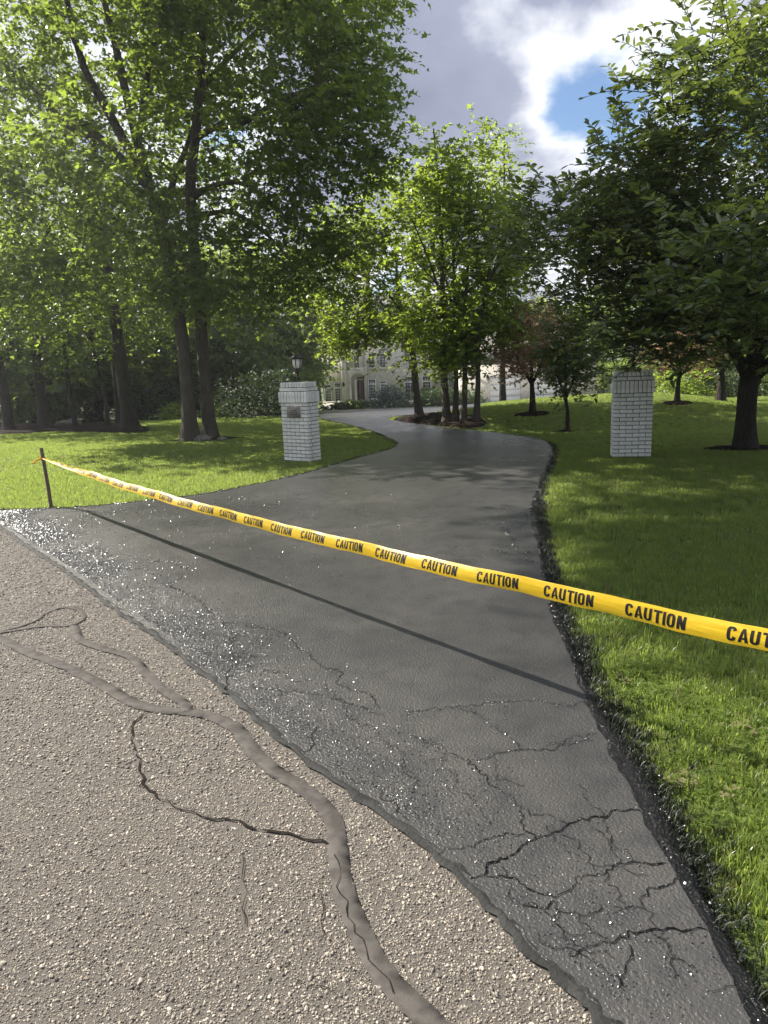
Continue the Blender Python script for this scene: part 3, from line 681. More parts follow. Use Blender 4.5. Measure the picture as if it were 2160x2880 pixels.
# ------------------------------------------------------------------ trees
OVAL = (np.array([(0, 0, 0), (.21, .30, .05), (.18, .66, .04), (0, 1, -.07), (-.18, .66, .04), (-.21, .30, .05)]), [(0, 1, 2, 3), (0, 3, 4, 5)])
MAPLE = (np.array([(0, 0, 0), (.52, .30, -.03), (.20, .52, .04), (0, 1, -.10), (-.20, .52, .04), (-.52, .30, -.03)]), [(0, 1, 2, 3), (0, 3, 4, 5)])
DIAM = (np.array([(0, 0, 0), (.34, .5, .05), (0, 1, -.08), (-.34, .5, .05)]), [(0, 1, 2, 3)])
def nrmz(a): return a / (np.linalg.norm(a, axis=-1, keepdims=True) + 1e-9)
def leaf_mesh(name, pos, dr, nm, size, tint, tpl, mat):
    T, P = tpl; n = len(pos); dr = nrmz(dr); sd_ = nrmz(np.cross(dr, nm)); nn = np.cross(sd_, dr)
    V = pos[:, None] + size[:, None, None] * (T[None, :, 0:1] * sd_[:, None] + T[None, :, 1:2] * dr[:, None] + T[None, :, 2:3] * nn[:, None])
    k = len(T); base = (np.arange(n) * k)[:, None]; polys = [base + np.array(p)[None] for p in P]
    q = np.stack(polys, 1).reshape(-1, 4)
    return mesh_np(name, V.reshape(-1, 3), [q], mat, False, {'tint': ('FACE', np.repeat(np.clip(tint, 0, 1), len(P)))})
def twig_leaves(C, ax, T, LF, tl, spread, upb, size, r, droop=.25, flat=.6):
    n = len(C); o = np.repeat(C, T, 0) + r.normal(0, 1, (n * T, 3)) * np.array(spread)
    out = o - ax; out[:, 2] *= .4; out = nrmz(out)
    d = nrmz(out * .55 + r.normal(0, .55, (n * T, 3)) * [1, 1, .6] + [0, 0, upb]); L = tl * r.uniform(.6, 1.3, n * T)
    t = np.linspace(.05, 1, LF); p = o[:, None] + d[:, None] * (L[:, None] * t)[..., None]; p[..., 2] -= .28 * L[:, None] * t ** 2
    m = n * T * LF; dd = np.repeat(d, LF, 0); lat = nrmz(np.cross(dd, [0, 0, 1.]) + 1e-6); sg = np.tile(np.where(np.arange(LF) % 2, 1., -1.), n * T)
    sg[LF - 1::LF] = 0
    ld = dd * .55 + lat * sg[:, None] * .85 + r.normal(0, .25, (m, 3)); ld[:, 2] -= droop
    nm = np.array([0, 0, 1.]) + r.normal(0, flat, (m, 3)); ct = r.normal(.45, .22, n); tint = np.repeat(ct, T * LF) + r.normal(0, .16, m)
    return p.reshape(-1, 3), ld, nm, size * r.uniform(.5, 1.3, m), tint, (o, d, L)
def clumps(blobs, r):
    out = []
    for c, rad, n in blobs:
        v = nrmz(r.normal(0, 1, (n, 3))) * (r.random(n) ** .42)[:, None]; out.append(np.array(c) + v * np.array(rad))
    return np.vstack(out)
def grow(mb, nodes, C, r, rb=.035, sides=4, zmin=0):
    """Join every clump to the nearest wood already there, building outward."""
    N = [tuple(p) for p in nodes]; R = [rb] * len(N)
    order = np.argsort(np.min(np.linalg.norm(C[:, None] - np.array(N)[None], axis=2), 1))
    arr = np.array(N); rad = np.array(R)
    for k in order:
        c = C[k]; dv = c - arr; d = np.linalg.norm(dv, axis=1) + np.maximum(0, -dv[:, 2]) * 1.6 + (arr[:, 2] < zmin) * 50
        j = int(np.argmin(d)); a = arr[j]; L = np.linalg.norm(c - a)
        if L < .15: continue
        m = a + (c - a) * .5 + np.array([0, 0, -.10 * L]) + r.normal(0, .07 * L, 3); t = np.linspace(0, 1, 5)[:, None]
        path = (1 - t) ** 2 * a + 2 * t * (1 - t) * m + t * t * c; r1 = max(.006, min(rad[j] * .75, .012 + .011 * L)); rr = np.linspace(r1, max(.004, r1 * .4), 5)
        mb.tube(path, rr, sides, cap=False); arr = np.vstack([arr, path[2:]]); rad = np.concatenate([rad, rr[2:]])
def wood(paths, sides=10, fk=1.0):
    """paths: list of (pts, radii) smoothed; first is the trunk with a flared foot."""
    out = []
    for k, (pts, rad) in enumerate(paths):
        p = smooth_line(pts, 6); rr = np.interp(np.linspace(0, 1, len(p)), np.linspace(0, 1, len(rad)), rad)
        if k == 0:
            h = p[:, 2] - p[0, 2]; th = np.linspace(0, 2 * pi, sides, endpoint=False); ph = random.uniform(0, 6)
            fl = 1 + fk * (np.exp(-h / .30))[:, None] * (.55 + .40 * np.sin(th * 4 + ph) + .2 * np.sin(th * 2 + ph * 2))[None] + .05 * np.sin(th * 3 + ph)[None]
            p = np.vstack([p[:1] - [0, 0, .12], p]); rr = np.concatenate([rr[:1], rr]); fl = np.vstack([fl[:1], fl])
        else: fl = None
        out.append((p, rr, fl))
    return out
def tree(name, label, base, paths, blobs, leafmat, barkmat='maple_bark', tpl=MAPLE, T=4, LF=7, tl=.7, spread=(.35, .35, .18), upb=.1, size=.13, seed=0, group=None,
         droop=.25, flat=.6, sides=12, twigs=False, single=0, ax=None, zmin=0, cat='tree', flare=1.0):
    r = np.random.default_rng(seed); base = np.array(base, float)
    root = empty(name, base, label, cat, group); wp = wood(paths, sides, flare)
    for k, (p, rr, fl) in enumerate(wp):
        mb = MB().tube(p - base, rr, sides if k == 0 else 7, flare=fl); mb.build('trunk' if k == 0 else 'limb', barkmat, root, smooth=True)
    C = clumps(blobs, r); nodes = np.vstack([p[len(p) // 3:] if k == 0 else p for k, (p, _, _) in enumerate(wp)])
    mb = MB(); grow(mb, nodes - base, C - base, r, zmin=zmin)
    axc = np.array(ax if ax is not None else base[:2]); axp = np.zeros((len(C) * T, 3)); axp[:, :2] = axc - base[:2]; axp[:, 2] = np.repeat((C - base)[:, 2] - .3, T)
    pos, ld, nm, sz, tint, (o, d, L) = twig_leaves(C - base, axp, T, LF, tl, spread, upb, size, r, droop, flat)
    if twigs:
        t = np.linspace(0, 1, 4)
        for i in range(len(o)):
            q = o[i] + d[i] * (L[i] * t)[:, None]; q[:, 2] -= .28 * L[i] * t ** 2; mb.tube(q, (.006, .005, .004, .002), 3, cap=False)
    if mb.V: tag(mb.build('branches', barkmat, root), kind='stuff')
    if single:
        w = pos + base - CAMP; zc = w @ fw; px = (w @ rt) / np.maximum(zc, .1); py = (w @ up) / np.maximum(zc, .1)
        ok = (zc > 1) & (np.abs(px) < .53) & (np.abs(py) < .71); sc = np.where(ok, sz / np.maximum(zc, .1), 0); top = np.argsort(-sc)[:single]
        mk = np.ones(len(pos), bool); mk[top] = False
        protos = [leaf_mesh('leaf', np.zeros((1, 3)), np.array([[0, 1., 0]]), np.array([[0, 0, 1.]]), np.ones(1), np.array([v]), tpl, leafmat) for v in (.2, .4, .6, .8)]
        for i in top:
            y = Vector(ld[i]).normalized(); x = y.cross(Vector(nm[i])).normalized(); z = x.cross(y)
            o_ = bpy.data.objects.new('leaf', protos[int(np.clip(tint[i] * 4, 0, 3))]); COL.objects.link(o_); o_.parent = root; s_ = float(sz[i])
            o_.matrix_basis = Matrix(((x.x * s_, y.x * s_, z.x * s_, pos[i][0]), (x.y * s_, y.y * s_, z.y * s_, pos[i][1]), (x.z * s_, y.z * s_, z.z * s_, pos[i][2]), (0, 0, 0, 1)))
        pos, ld, nm, sz, tint = pos[mk], ld[mk], nm[mk], sz[mk], tint[mk]
    tag(link('crown', leaf_mesh('crown', pos, ld, nm, sz, tint, tpl, leafmat), root), kind='stuff')
    return root
def px(L, Y): return [AT(x, y, Y) for x, y in L]
def pts_from(base, L, Y):
    b = np.array(base); return [b] + px(L, Y)

# the two big maples in front on the left lawn (points read off the photograph at the depth of each trunk)
a = at3(412, 951, -.03); YA = a[1]
A_tr = pts_from(a, [(401, 800), (388, 690), (350, 500), (322, 400), (298, 310), (272, 200), (250, 100), (215, -40), (180, -200)], YA)
A_l1 = [A_tr[4], AT(225, 225, YA - .5), AT(180, 140, YA - .9), AT(140, -20, YA - 1.4), AT(110, -200, YA - 2)]
A_l2 = [A_tr[4] + [0, 0, -.1], AT(220, 300, YA + .6), AT(160, 283, YA + .9), AT(75, 195, YA + 1.6), AT(-30, 110, YA + 2.2)]
A_l3 = [A_tr[3], AT(372, 400, YA + .8), AT(405, 310, YA + 1.6), AT(440, 200, YA + 2.2), AT(470, 60, YA + 2.8)]
A_l4 = [A_tr[5], AT(330, 100, YA - 1.2), AT(380, -20, YA - 2.0), AT(430, -150, YA - 2.6)]
ca = lambda x, y, dy: AT(x, y, YA + dy)
tree('maple_tree', 'big front maple with the leaning, forking trunk, left of its twin', a,
     [(A_tr, [.175, .158, .148, .138, .125, .11, .095, .08, .06, .04]), (A_l1, [.12, .10, .08, .06, .03]), (A_l2, [.10, .085, .07, .05, .03]), (A_l3, [.10, .08, .06, .05, .03]), (A_l4, [.08, .06, .05, .03])],
     [(ca(60, 200, 1.8), (2.6, 2.2, 2.6), 95), (ca(290, 80, 1.6), (2.6, 2.2, 2.4), 90), (ca(30, 330, -1.2), (1.0, 1.0, 1.0), 16), (ca(330, 60, -2.2), (1.4, 1.0, 1.2), 26), (ca(60, 460, 0), (2.7, 2.6, 1.9), 95), (ca(270, 470, 1.5), (1.8, 2.0, 1.6), 45), (ca(120, -160, 0), (3.2, 3.6, 2.6), 90), (ca(350, -120, -1), (3.0, 3.4, 2.6), 80),
      (ca(90, 640, .5), (2.2, 2.0, .9), 50), (np.array([-7.0, 13.6, 10.6]), (2.3, 2.0, 1.6), 76), (np.array([-8.9, 14.6, 12.2]), (2.2, 2.2, 1.6), 58), (np.array([-7.4, 12.1, 10.3]), (1.8, 1.1, .9), 40), (np.array([-9.6, 13.2, 12.0]), (1.8, 1.3, 1.1), 34), (np.array([-4.6, 13.4, 9.9]), (1.9, 1.6, 1.3), 40), (np.array([-6.2, 12.3, 9.5]), (1.4, 1.0, .9), 18), (ca(250, 330, -2.2), (1.6, 1.2, 1.4), 26), (ca(385, 610, -1.3), (1.1, .7, .7), 24), (ca(330, 500, -1.5), (1.2, .8, .8), 18)],
     'maple_leaf', T=8, LF=9, tl=.62, size=.135, seed=11, single=240, zmin=2.4, ax=(a[0] - 1.5, a[1]), spread=(.27, .27, .13))
b = at3(455, 947, -.03); YB = b[1]
B_tr = pts_from(b, [(441, 800), (430, 640), (416, 500), (412, 380), (422, 300), (430, 200), (437, 100), (430, -40), (420, -220)], YB)
B_l1 = [B_tr[4] - [0, 0, .5], AT(440, 412, YB - .4), AT(480, 396, YB - .9), AT(540, 402, YB - 1.4), AT(620, 470, YB - 1.9)]
B_l2 = [B_tr[4] - [0, 0, .9], AT(445, 462, YB + .3), AT(510, 462, YB + .8), AT(590, 520, YB + 1.2), AT(660, 610, YB + 1.4)]
B_l3 = [B_tr[5], AT(465, 275, YB - .8), AT(520, 268, YB - 1.6), AT(600, 220, YB - 2.4), AT(720, 170, YB - 3)]
B_l4 = [B_tr[6], AT(480, 140, YB + .6), AT(560, 60, YB + 1.4), AT(650, -30, YB + 2)]
cb_ = lambda x, y, dy: AT(x, y, YB + dy)
tree('maple_tree', 'big front maple with the straight trunk, right of its twin', b,
     [(B_tr, [.165, .148, .14, .132, .124, .112, .10, .085, .06, .04]), (B_l1, [.085, .07, .055, .045, .02]), (B_l2, [.08, .07, .055, .04, .02]), (B_l3, [.09, .07, .06, .045, .02]), (B_l4, [.08, .06, .045, .02])],
     [(cb_(590, 60, -.6), (2.8, 3.0, 2.2), 115), (cb_(700, 130, -2), (1.6, 2.4, 2.4), 75), (cb_(640, 330, -1.2), (2.1, 2.2, 1.7), 85), (cb_(620, 520, -.6), (2.0, 1.9, 1.3), 80), (cb_(560, -180, 0), (3.6, 3.6, 2.6), 100), (cb_(440, 240, 1.6), (1.6, 1.5, 1.9), 50),
      (cb_(700, -60, -1), (1.2, 2.0, 1.6), 30), (cb_(800, 330, -1), (.75, 1.0, .55), 14), (cb_(780, 190, -1.5), (.8, 1.2, .9), 16), (cb_(530, 640, .5), (1.8, 1.8, .8), 40), (cb_(500, 400, 2), (1.4, 1.6, 1.2), 22)],
     'maple_leaf', T=8, LF=9, tl=.62, size=.135, seed=12, single=240, zmin=2.6, ax=(b[0] + 1, b[1]), spread=(.27, .27, .13))

# near right tree, broad and low with glossy pointed leaves
j = at3(1610, 967, -.03); YJ = j[1]
J_tr = [j, j + [-.02, 0, .55], j + [.0, 0, 1.15], j + [.08, -.1, 1.75]]
J_l = [[J_tr[3], j + [-.6, -.3, 2.5], j + [-1.3, -.7, 3.4], j + [-2.0, -1.0, 4.2]], [J_tr[2], j + [-.7, -.4, 1.9], j + [-1.9, -.9, 2.5], j + [-3.2, -1.5, 3.0]], [J_tr[3], j + [.7, .2, 2.6], j + [1.6, .4, 3.6], j + [2.6, .7, 4.4]],
       [J_tr[3], j + [.1, -.7, 2.6], j + [.1, -1.6, 3.6], j + [-.1, -2.4, 4.8]], [J_tr[3], j + [.1, .6, 2.8], j + [-.1, 1.4, 4.0], j + [.1, 2.0, 5.6]], [J_tr[2], j + [.6, -.6, 1.9], j + [1.3, -1.8, 2.5], j + [1.9, -3.0, 3.0]]]
jc = lambda x, y, Y: AT(x, y, Y)
shoots = [(jc(x, y, Y), (.28, .28, .5), n) for x, y, Y, n in ((1475, 170, 9.5, 4), (1430, 250, 9.2, 4), (1400, 330, 9.3, 6), (1570, 110, 9.0, 5), (1630, 130, 8.0, 6), (1185, 450, 9.6, 5), (1260, 500, 9.4, 8), (1540, 230, 9.0, 6), (1360, 410, 9.2, 7), (1150, 520, 9.8, 5), (1500, 310, 9.5, 8), (1440, 400, 9.5, 8))]
tree('broadleaf_tree', 'wide dark tree with glossy pointed leaves filling the right edge behind the plain pillar', j,
     [(J_tr, [.165, .15, .155, .14])] + [(l, [.11, .08, .055, .025]) for l in J_l],
     [(j + [-.7, -.9, 3.4], (2.7, 2.8, 1.3), 140), (j + [-2.5, -1.4, 3.1], (1.5, 1.8, .85), 80), (j + [.5, -1.5, 4.6], (2.3, 2.6, 1.3), 90), (j + [1.8, -1.5, 3.2], (2.0, 2.6, 1.5), 90), (j + [.0, -3.0, 2.9], (1.7, 1.2, 1.0), 70),
      (j + [-1.4, -2.3, 2.35], (1.4, 1.2, .45), 44), (j + [.6, -3.0, 2.1], (1.8, 1.4, .55), 65), (j + [-1.0, -2.9, 1.95], (1.2, .9, .25), 26), (j + [-.2, .6, 2.4], (2.4, 1.6, .6), 50), (j + [-1.0, .8, 2.2], (1.1, 1.2, .45), 26), (jc(1610, 590, 7.2), (.7, .6, .5), 22), (jc(1345, 735, 10.6), (.40, .25, .07), 9), (jc(1440, 745, 10.4), (.35, .3, .12), 9), (j + [0, 1.8, 3.6], (2.6, 1.6, 1.6), 50), (j + [.2, -1.0, 5.9], (1.5, 1.7, .9), 34)] + shoots,
     'glossy_leaf', 'dark_bark', OVAL, T=7, LF=13, tl=.55, spread=(.24, .24, .20), upb=.35, size=.115, seed=13, single=295, droop=.12, flat=.5, twigs=True, sides=14, flare=.5)

# trees of the clump beside the driveway
def simple_tree(name, label, bx, by, lean, h, r0_, blobs, leafmat, seed, group=None, size=.135, T=8, LF=8, tpl=MAPLE, barkm='maple_bark', n_extra=3, tl=.55, spread=(.24, .24, .13), zmin=1.6, **kw):
    base = at3(bx, by, -.03); r = np.random.default_rng(seed)
    tr = [base + np.array([lean[0] * t + r.normal(0, .05), lean[1] * t, h * t]) if t else base for t in (0, .15, .35, .6, .85)]
    paths = [(tr, [r0_, r0_ * .85, r0_ * .7, r0_ * .45, r0_ * .15])]
    for k in range(n_extra):
        s = tr[2] + (tr[3] - tr[2]) * k / max(1, n_extra); a_ = r.uniform(0, 6.28); L = h * .22
        paths.append(([s, s + [cos(a_) * L * .4, sin(a_) * L * .4, L * .5], s + [cos(a_) * L, sin(a_) * L, L]], [r0_ * .4, r0_ * .25, r0_ * .1]))
    bl = [(base + np.array(c), rad, n) for c, rad, n in blobs]
    return tree(name, label, base, paths, bl, leafmat, barkm, tpl, T, LF, tl, spread, .1, size, seed, group, zmin=zmin, ax=(base + np.array([lean[0] * .6, lean[1] * .6, 0]))[:2], **kw)
GRP = 'maples in the mulch island by the driveway'
b0 = at3(907, 906); off = lambda x, y, Y, bb: AT(x, y, Y) - bb
simple_tree('maple_tree', 'maple leaning left over the tip of the mulch island', 907, 906, (-.75, .2), 6.2, .125,
            [(off(850, 560, b0[1], b0), (1.5, 1.8, 1.6), 62), (off(800, 690, b0[1], b0), (1.5, 1.4, .7), 34), (off(880, 430, b0[1] + .5, b0), (1.2, 1.4, 1.2), 40), (off(760, 480, b0[1] + 1, b0), (1.1, 1.2, 1.0), 24), (off(740, 620, b0[1] + 1, b0), (1.1, 1.2, 1.0), 34), (off(870, 720, b0[1] + .5, b0), (1.2, 1.2, .55), 34), (off(760, 735, b0[1] + .6, b0), (1.0, 1.0, .38), 26), (off(690, 560, b0[1] + 2, b0), (1.1, 1.2, 1.3), 30)], 'light_maple_leaf', 21, GRP)
for k, (x, y, ln, h, r_, lab, bl) in enumerate([
    (966, 915, (-.15, .2), 8.6, .10, 'maple with the stout trunk at the left of the island clump', [((985, 370), (1.1, 1.3, 1.4), 40), ((960, 540), (1.3, 1.4, 1.1), 38), ((930, 690), (1.1, 1.2, .6), 26), ((940, 780), (.9, 1.0, .4), 18), ((985, 440), (1.2, 1.2, 1.2), 26), ((930, 470), (1.0, 1.0, 1.0), 22)]),
    (983, 914, (.1, .5), 7.6, .07, 'thin maple between the stout trunk and the forked trunk in the island', [((1010, 470), (1.1, 1.2, 1.2), 32), ((985, 640), (1.1, 1.2, .9), 30), ((1000, 740), (1.1, 1.0, .5), 24)]),
    (1000, 915, (.3, .1), 7.2, .08, 'maple with the straight middle trunk of the island clump', [((1050, 520), (1.2, 1.3, 1.1), 36), ((1040, 660), (1.1, 1.2, .8), 26)]),
    (1028, 912, (.45, -.1), 6.6, .075, 'outermost maple at the right end of the island clump', [((1080, 590), (1.0, 1.1, .9), 32), ((1065, 700), (.9, 1.0, .7), 30), ((1000, 770), (.7, .8, .35), 14)])]):
    bb = at3(x, y); simple_tree('maple_tree', lab, x, y, ln, h, r_, [(off(cx, cy, bb[1] + .3 * (k % 2), bb), rad, int(n * .8)) for (cx, cy), rad, n in bl], 'light_maple_leaf', 31 + k, GRP)
# slender tree behind the clump
bb = np.array([AT(1085, 700, 30)[0], 30, zt(0, 30)]); simple_sl = [(AT(1085, y, 30) - bb, (w, w, .9), n) for y, w, n in ((340, .45, 12), (400, .7, 20), (470, .95, 26), (540, 1.1, 30), (620, 1.3, 30))]
tree('slender_tree', 'tall narrow tree rising behind the island clump, left of the wide dark tree', bb, [([bb, bb + [0, 0, 3], bb + [.1, 0, 6], bb + [.1, 0, 10.5]], [.14, .11, .08, .02])],
     [(bb + c, rad, n) for c, rad, n in simple_sl], 'light_maple_leaf', 'dark_bark', DIAM, T=5, LF=8, tl=.6, spread=(.25, .25, .3), upb=.5, size=.15, seed=41, zmin=2)

# row of trees standing in the long mulch bed at the left
GR2 = 'tall trees in the long left mulch bed'
for k, (x, y, ln, h, r_, lab, sp) in enumerate([
    (283, 931, (-.3, 0), 13, .245, 'thick dark trunked tree standing just left of the two front maples', 4.0),
    (100, 927, (.0, .3), 13, .195, 'tree with a broad flared foot, second thick trunk from the left edge', 3.8),
    (20, 931, (-.1, .2), 12.5, .185, 'tree with a flared foot at the left edge of the photo', 3.6),
    (165, 923, (-.3, .2), 9, .085, 'thin leaning tree beside the low boulder in the bed', 1.5),
    (233, 922, (-.25, .1), 9, .075, 'thin young tree beside the thick dark trunk', 1.5),
    (262, 914, (.1, .4), 12, .17, 'grey trunked tree half hidden behind the thick dark trunk', 3.2)]):
    big = r_ > .12
    bl = [((0, .3, h * .42), (sp, sp, h * .17), 58 if big else 18), ((0, .2, h * .66), (sp * .9, sp * .9, h * .2), 60 if big else 16), ((-.3, -.8, h * .27), (sp * .8, sp * .7, h * .06), 24 if big else 8)]
    simple_tree('woodland_tree', lab, x, y, ln, h, r_, bl, 'wood_leaf', 51 + k, GR2, size=.155, T=6, LF=8, barkm='dark_bark', zmin=2.2, tl=.8, spread=(.42, .42, .18))

# ornamental trees on the right bank
def small_tree(name, label, base, h, w, r_, leafmat, seed, n=44, group=None, size=.10, clear=.42):
    base = np.array(base); r = np.random.default_rng(seed); t = [base, base + [.0, 0, h * .16], base + [r.normal(0, .04), 0, h * .30], base + [r.normal(0, .06), 0, h * .8]]
    P = [(t, [r_, r_ * .9, r_ * .8, r_ * .2])]
    for q in range(4):
        a_ = q * 1.6 + .4; P.append(([t[2] - [0, 0, .05 * h], t[2] + [cos(a_) * w * .35, sin(a_) * w * .35, h * .08], t[2] + [cos(a_) * w * .7, sin(a_) * w * .7, h * .22]], [r_ * .5, r_ * .4, r_ * .15]))
    return tree(name, label, base, P, [(base + [0, 0, h * .70], (w, w * .9, h * .28), int(n * 1.5)), (base + [0, 0, h * .50], (w * 1.15, w, h * .13), n), (base + [0, 0, h * .36], (w * .9, w * .8, h * .05), n // 3)], leafmat, 'dark_bark', OVAL, T=6, LF=9, tl=h * .11, spread=(h * .06, h * .06, h * .045), upb=.25, size=size, seed=seed, zmin=h * .3, group=group, sides=8)
small_tree('ornamental_tree', 'small tree with reddish bronze leaves on the grassy bank', at3(1150, 893, -.03), 3.15, .80, .068, 'red_leaf', 61, 66)
small_tree('ornamental_tree', 'small green leaved tree just right of the reddish one', at3(1225, 931, -.03), 2.9, .50, .045, 'glossy_leaf', 62, 44)
small_tree('ornamental_tree', 'small tree with reddish green leaves on the crest behind the plain pillar', at3(1463, 869, -.03), 2.7, .85, .06, 'red_leaf', 63, 34)
small_tree('ornamental_tree', 'small tree on the crest at the right, half hidden by the wide dark tree', at3(1556, 864, -.03), 3.2, 1.0, .10, 'wood_leaf', 64, 36)

# ------------------------------------------------------------------ distant trees: three crowns, copied
def woods_proto(seed, h, w, n, mat, low=.16):
    r = np.random.default_rng(seed); bl = []
    for q in range(9):
        a_ = r.uniform(0, 6.28); zc = r.uniform(low + .1, .85) * h; rr = w * (1 - ((zc / h - .45) / .62) ** 2) * r.uniform(.35, .7)
        bl.append(((cos(a_) * rr, sin(a_) * rr, zc), (w * .48, w * .48, h * .13), n))
    C = clumps(bl, r); mb = MB(); tr = smooth_line([(0, 0, -.6), (.1, 0, h * .2), (0, .1, h * .5), (.1, 0, h * .85)], 4); mb.tube(tr, np.linspace(h * .022, .03, len(tr)), 8)
    grow(mb, tr[4:], C[::2], r, .07, 3)
    axp = np.zeros((len(C) * 5, 3)); axp[:, 2] = np.repeat(C[:, 2], 5) - .4
    pos, ld, nm, sz, tint, _ = twig_leaves(C, axp, 5, 7, h * .075, (h * .045, h * .045, h * .025), .1, .34, r, .2, .7)
    return mb.mesh('trunk', 'dark_bark', True), leaf_mesh('crown', pos, ld, nm, sz, tint, DIAM, mat)
PR = [woods_proto(71, 13, 4.4, 44, 'wood_leaf', .08), woods_proto(72, 12, 4.0, 44, 'light_maple_leaf', .08), woods_proto(73, 9, 4.0, 40, 'wood_leaf', .03)]
def woods(name, label, x, y, k, s, rz, group):
    root = empty(name, (x, y, float(zt(x, y)) - .05), label, 'tree', group, rz); root.scale = (s, s, s)
    link('trunk', PR[k][0], root); tag(link('crown', PR[k][1], root), kind='stuff')
rw = np.random.default_rng(5)
def X_of(dx, Y): return AT(dx, 850, Y)[0]
FAR = [('far woods behind the left lawn', [
  (-230, 48, 0, 1.2, 'tall dark tree far off at the left edge, behind the flared edge trunk'), (-150, 36, 0, 1.0, 'dark tree at the extreme left edge behind the long mulch bed'), (-40, 46, 1, 1.15, 'pale green tree behind the tree at the left edge'),
  (20, 62, 0, 1.3, 'very tall far tree showing between the two flared left trunks'), (60, 38, 2, 1.1, 'low spreading tree close behind the two flared left trunks'), (130, 50, 0, 1.2, 'dark tree behind the boulder in the left bed'),
  (210, 40, 1, .95, 'pale green tree just left of the thick dark trunk'), (300, 52, 0, 1.2, 'tall dark tree directly behind the thick dark trunk'), (350, 41, 2, 1.0, 'low spreading tree between the thick dark trunk and the front maples'),
  (400, 64, 0, 1.25, 'very tall far tree behind the leaning front maple'), (430, 50, 1, 1.15, 'pale green tree behind the straight front maple'), (500, 40, 0, .85, 'small dark tree behind the fountain, right of the front maples'),
  (560, 56, 1, 1.2, 'pale yellow green tree left of the pillar lantern'), (575, 44, 2, .85, 'low spreading tree behind the rounded yew shrubs'), (625, 52, 0, .9, 'dark tree right behind the lantern of the numbered pillar'), (640, 66, 0, 1.0, 'tall dark tree beside the left end of the stone house')]),
 ('far woods behind the house', [(690, 92, 0, 1.1, 'tall dark tree behind the left corner of the house'), (800, 96, 1, 1.1, 'pale green tree rising behind the arched house entrance'), (900, 93, 0, 1.15, 'dark tree behind the house, above the leaning maple'),
  (990, 97, 2, 1.5, 'broad spreading tree behind the house, above the island clump'), (1080, 92, 0, 1.1, 'dark tree behind the right end of the house'), (1170, 95, 1, 1.1, 'pale green tree behind the garage wing')]),
 ('far woods behind the right lawn', [(1260, 90, 0, 1.2, 'tall dark tree beyond the garage, above the small ornamental trees'), (1300, 78, 1, 1.0, 'pale green tree beyond the concrete apron, left of the plain pillar'), (1400, 60, 0, .85, 'dark tree beyond the crest directly behind the plain pillar'),
  (1490, 52, 2, .9, 'low spreading tree beyond the crest behind the small reddish green tree'), (1560, 58, 1, .95, 'pale green tree beyond the crest, left of the wide dark trunk'), (1640, 50, 0, .8, 'dark tree beyond the crest behind the wide dark trunk'),
  (1720, 46, 2, .9, 'low spreading tree beyond the crest at the right edge'), (1800, 55, 0, .9, 'dark tree beyond the crest past the right edge')])]
for grp, lst in FAR:
    for dx, Y, k, s, lab in lst: woods('woodland_tree', lab, X_of(dx, Y), Y, k, s, rw.uniform(0, 6.28), grp)

# ------------------------------------------------------------------ shrubs
def shrub(name, label, c, rad, n, leafmat, seed, size=.12, tpl=DIAM, T=5, LF=6, group=None, cat='shrub', upb=.3):
    r = np.random.default_rng(seed); c = np.array([c[0], c[1], float(zt(c[0], c[1])) - .04]); root = empty(name, c, label, cat, group)
    v = nrmz(r.normal(0, 1, (n, 3))); v[:, 2] = np.abs(v[:, 2]); C = v * (r.random(n) ** .4)[:, None] * np.array(rad); C[:, 2] = np.maximum(C[:, 2], .06)
    mb = MB(); grow(mb, np.array([(0, 0, 0.), (0, 0, .12)]), C[::2], r, .02, 3); tag(mb.build('stem', 'dark_bark', root), kind='stuff')
    axp = np.zeros((n * T, 3)); m = min(rad) * .3
    pos, ld, nm, sz, tint, _ = twig_leaves(C, axp, T, LF, m, (m * .4, m * .4, m * .3), upb, size, r, .05, .8); pos[:, 2] = np.maximum(pos[:, 2], .03)
    tag(link('foliage', leaf_mesh('foliage', pos, ld, nm, sz, tint, tpl, leafmat), root), kind='stuff'); return root
def gx(dx, Y): return np.array([X_of(dx, Y), Y])
shrub('yew_shrub', 'large dark rounded shrub behind the numbered pillar, at its left', gx(540, 30), (2.1, 1.6, 1.75), 130, 'shaded_yew_leaf', 81, .13)
shrub('yew_shrub', 'dark rounded shrub directly behind the numbered pillar', gx(610, 33), (1.6, 1.5, 2.0), 110, 'shaded_yew_leaf', 82, .13)
shrub('hedge_shrub', 'dark spreading shrub between the thick trunk and the front maples', gx(345, 36), (2.2, 1.5, 1.7), 110, 'shaded_yew_leaf', 83, .14)
shrub('hedge_shrub', 'dark shrub right of the front maples, beside the fountain', gx(440, 37), (2.0, 1.4, 1.9), 110, 'shaded_yew_leaf', 84, .14)
shrub('boxwood_shrub', 'small clipped bright green shrub left of the front maples', gx(375, 33), (.85, .7, .72), 70, 'light_maple_leaf', 85, .09)
shrub('boxwood_shrub', 'small clipped bright green shrub under the fountain', gx(470, 34), (.95, .7, .62), 70, 'light_maple_leaf', 86, .09)
for q, dx in enumerate((-60, 20, 100, 180, 250)):
    shrub('hedge_shrub', ['dark understory shrub at the left edge', 'understory shrub coloured as if lit, behind the left edge tree', 'understory shrub coloured as if sunlit, behind the flared tree', 'understory shrub coloured as if lit, behind the thin leaning tree', 'dark understory shrub behind the thick dark trunk'][q], gx(dx, 40 + (q % 2) * 2), (3.0, 1.8, 2.6 + .5 * (q % 2)), 130, ('shaded_yew_leaf', 'wood_leaf', 'light_maple_leaf', 'wood_leaf', 'shaded_yew_leaf')[q], 87 + q, .17, group='shrubs at the back of the left lawn')  # paler leaf materials put sunlit gaps into the shrub colours
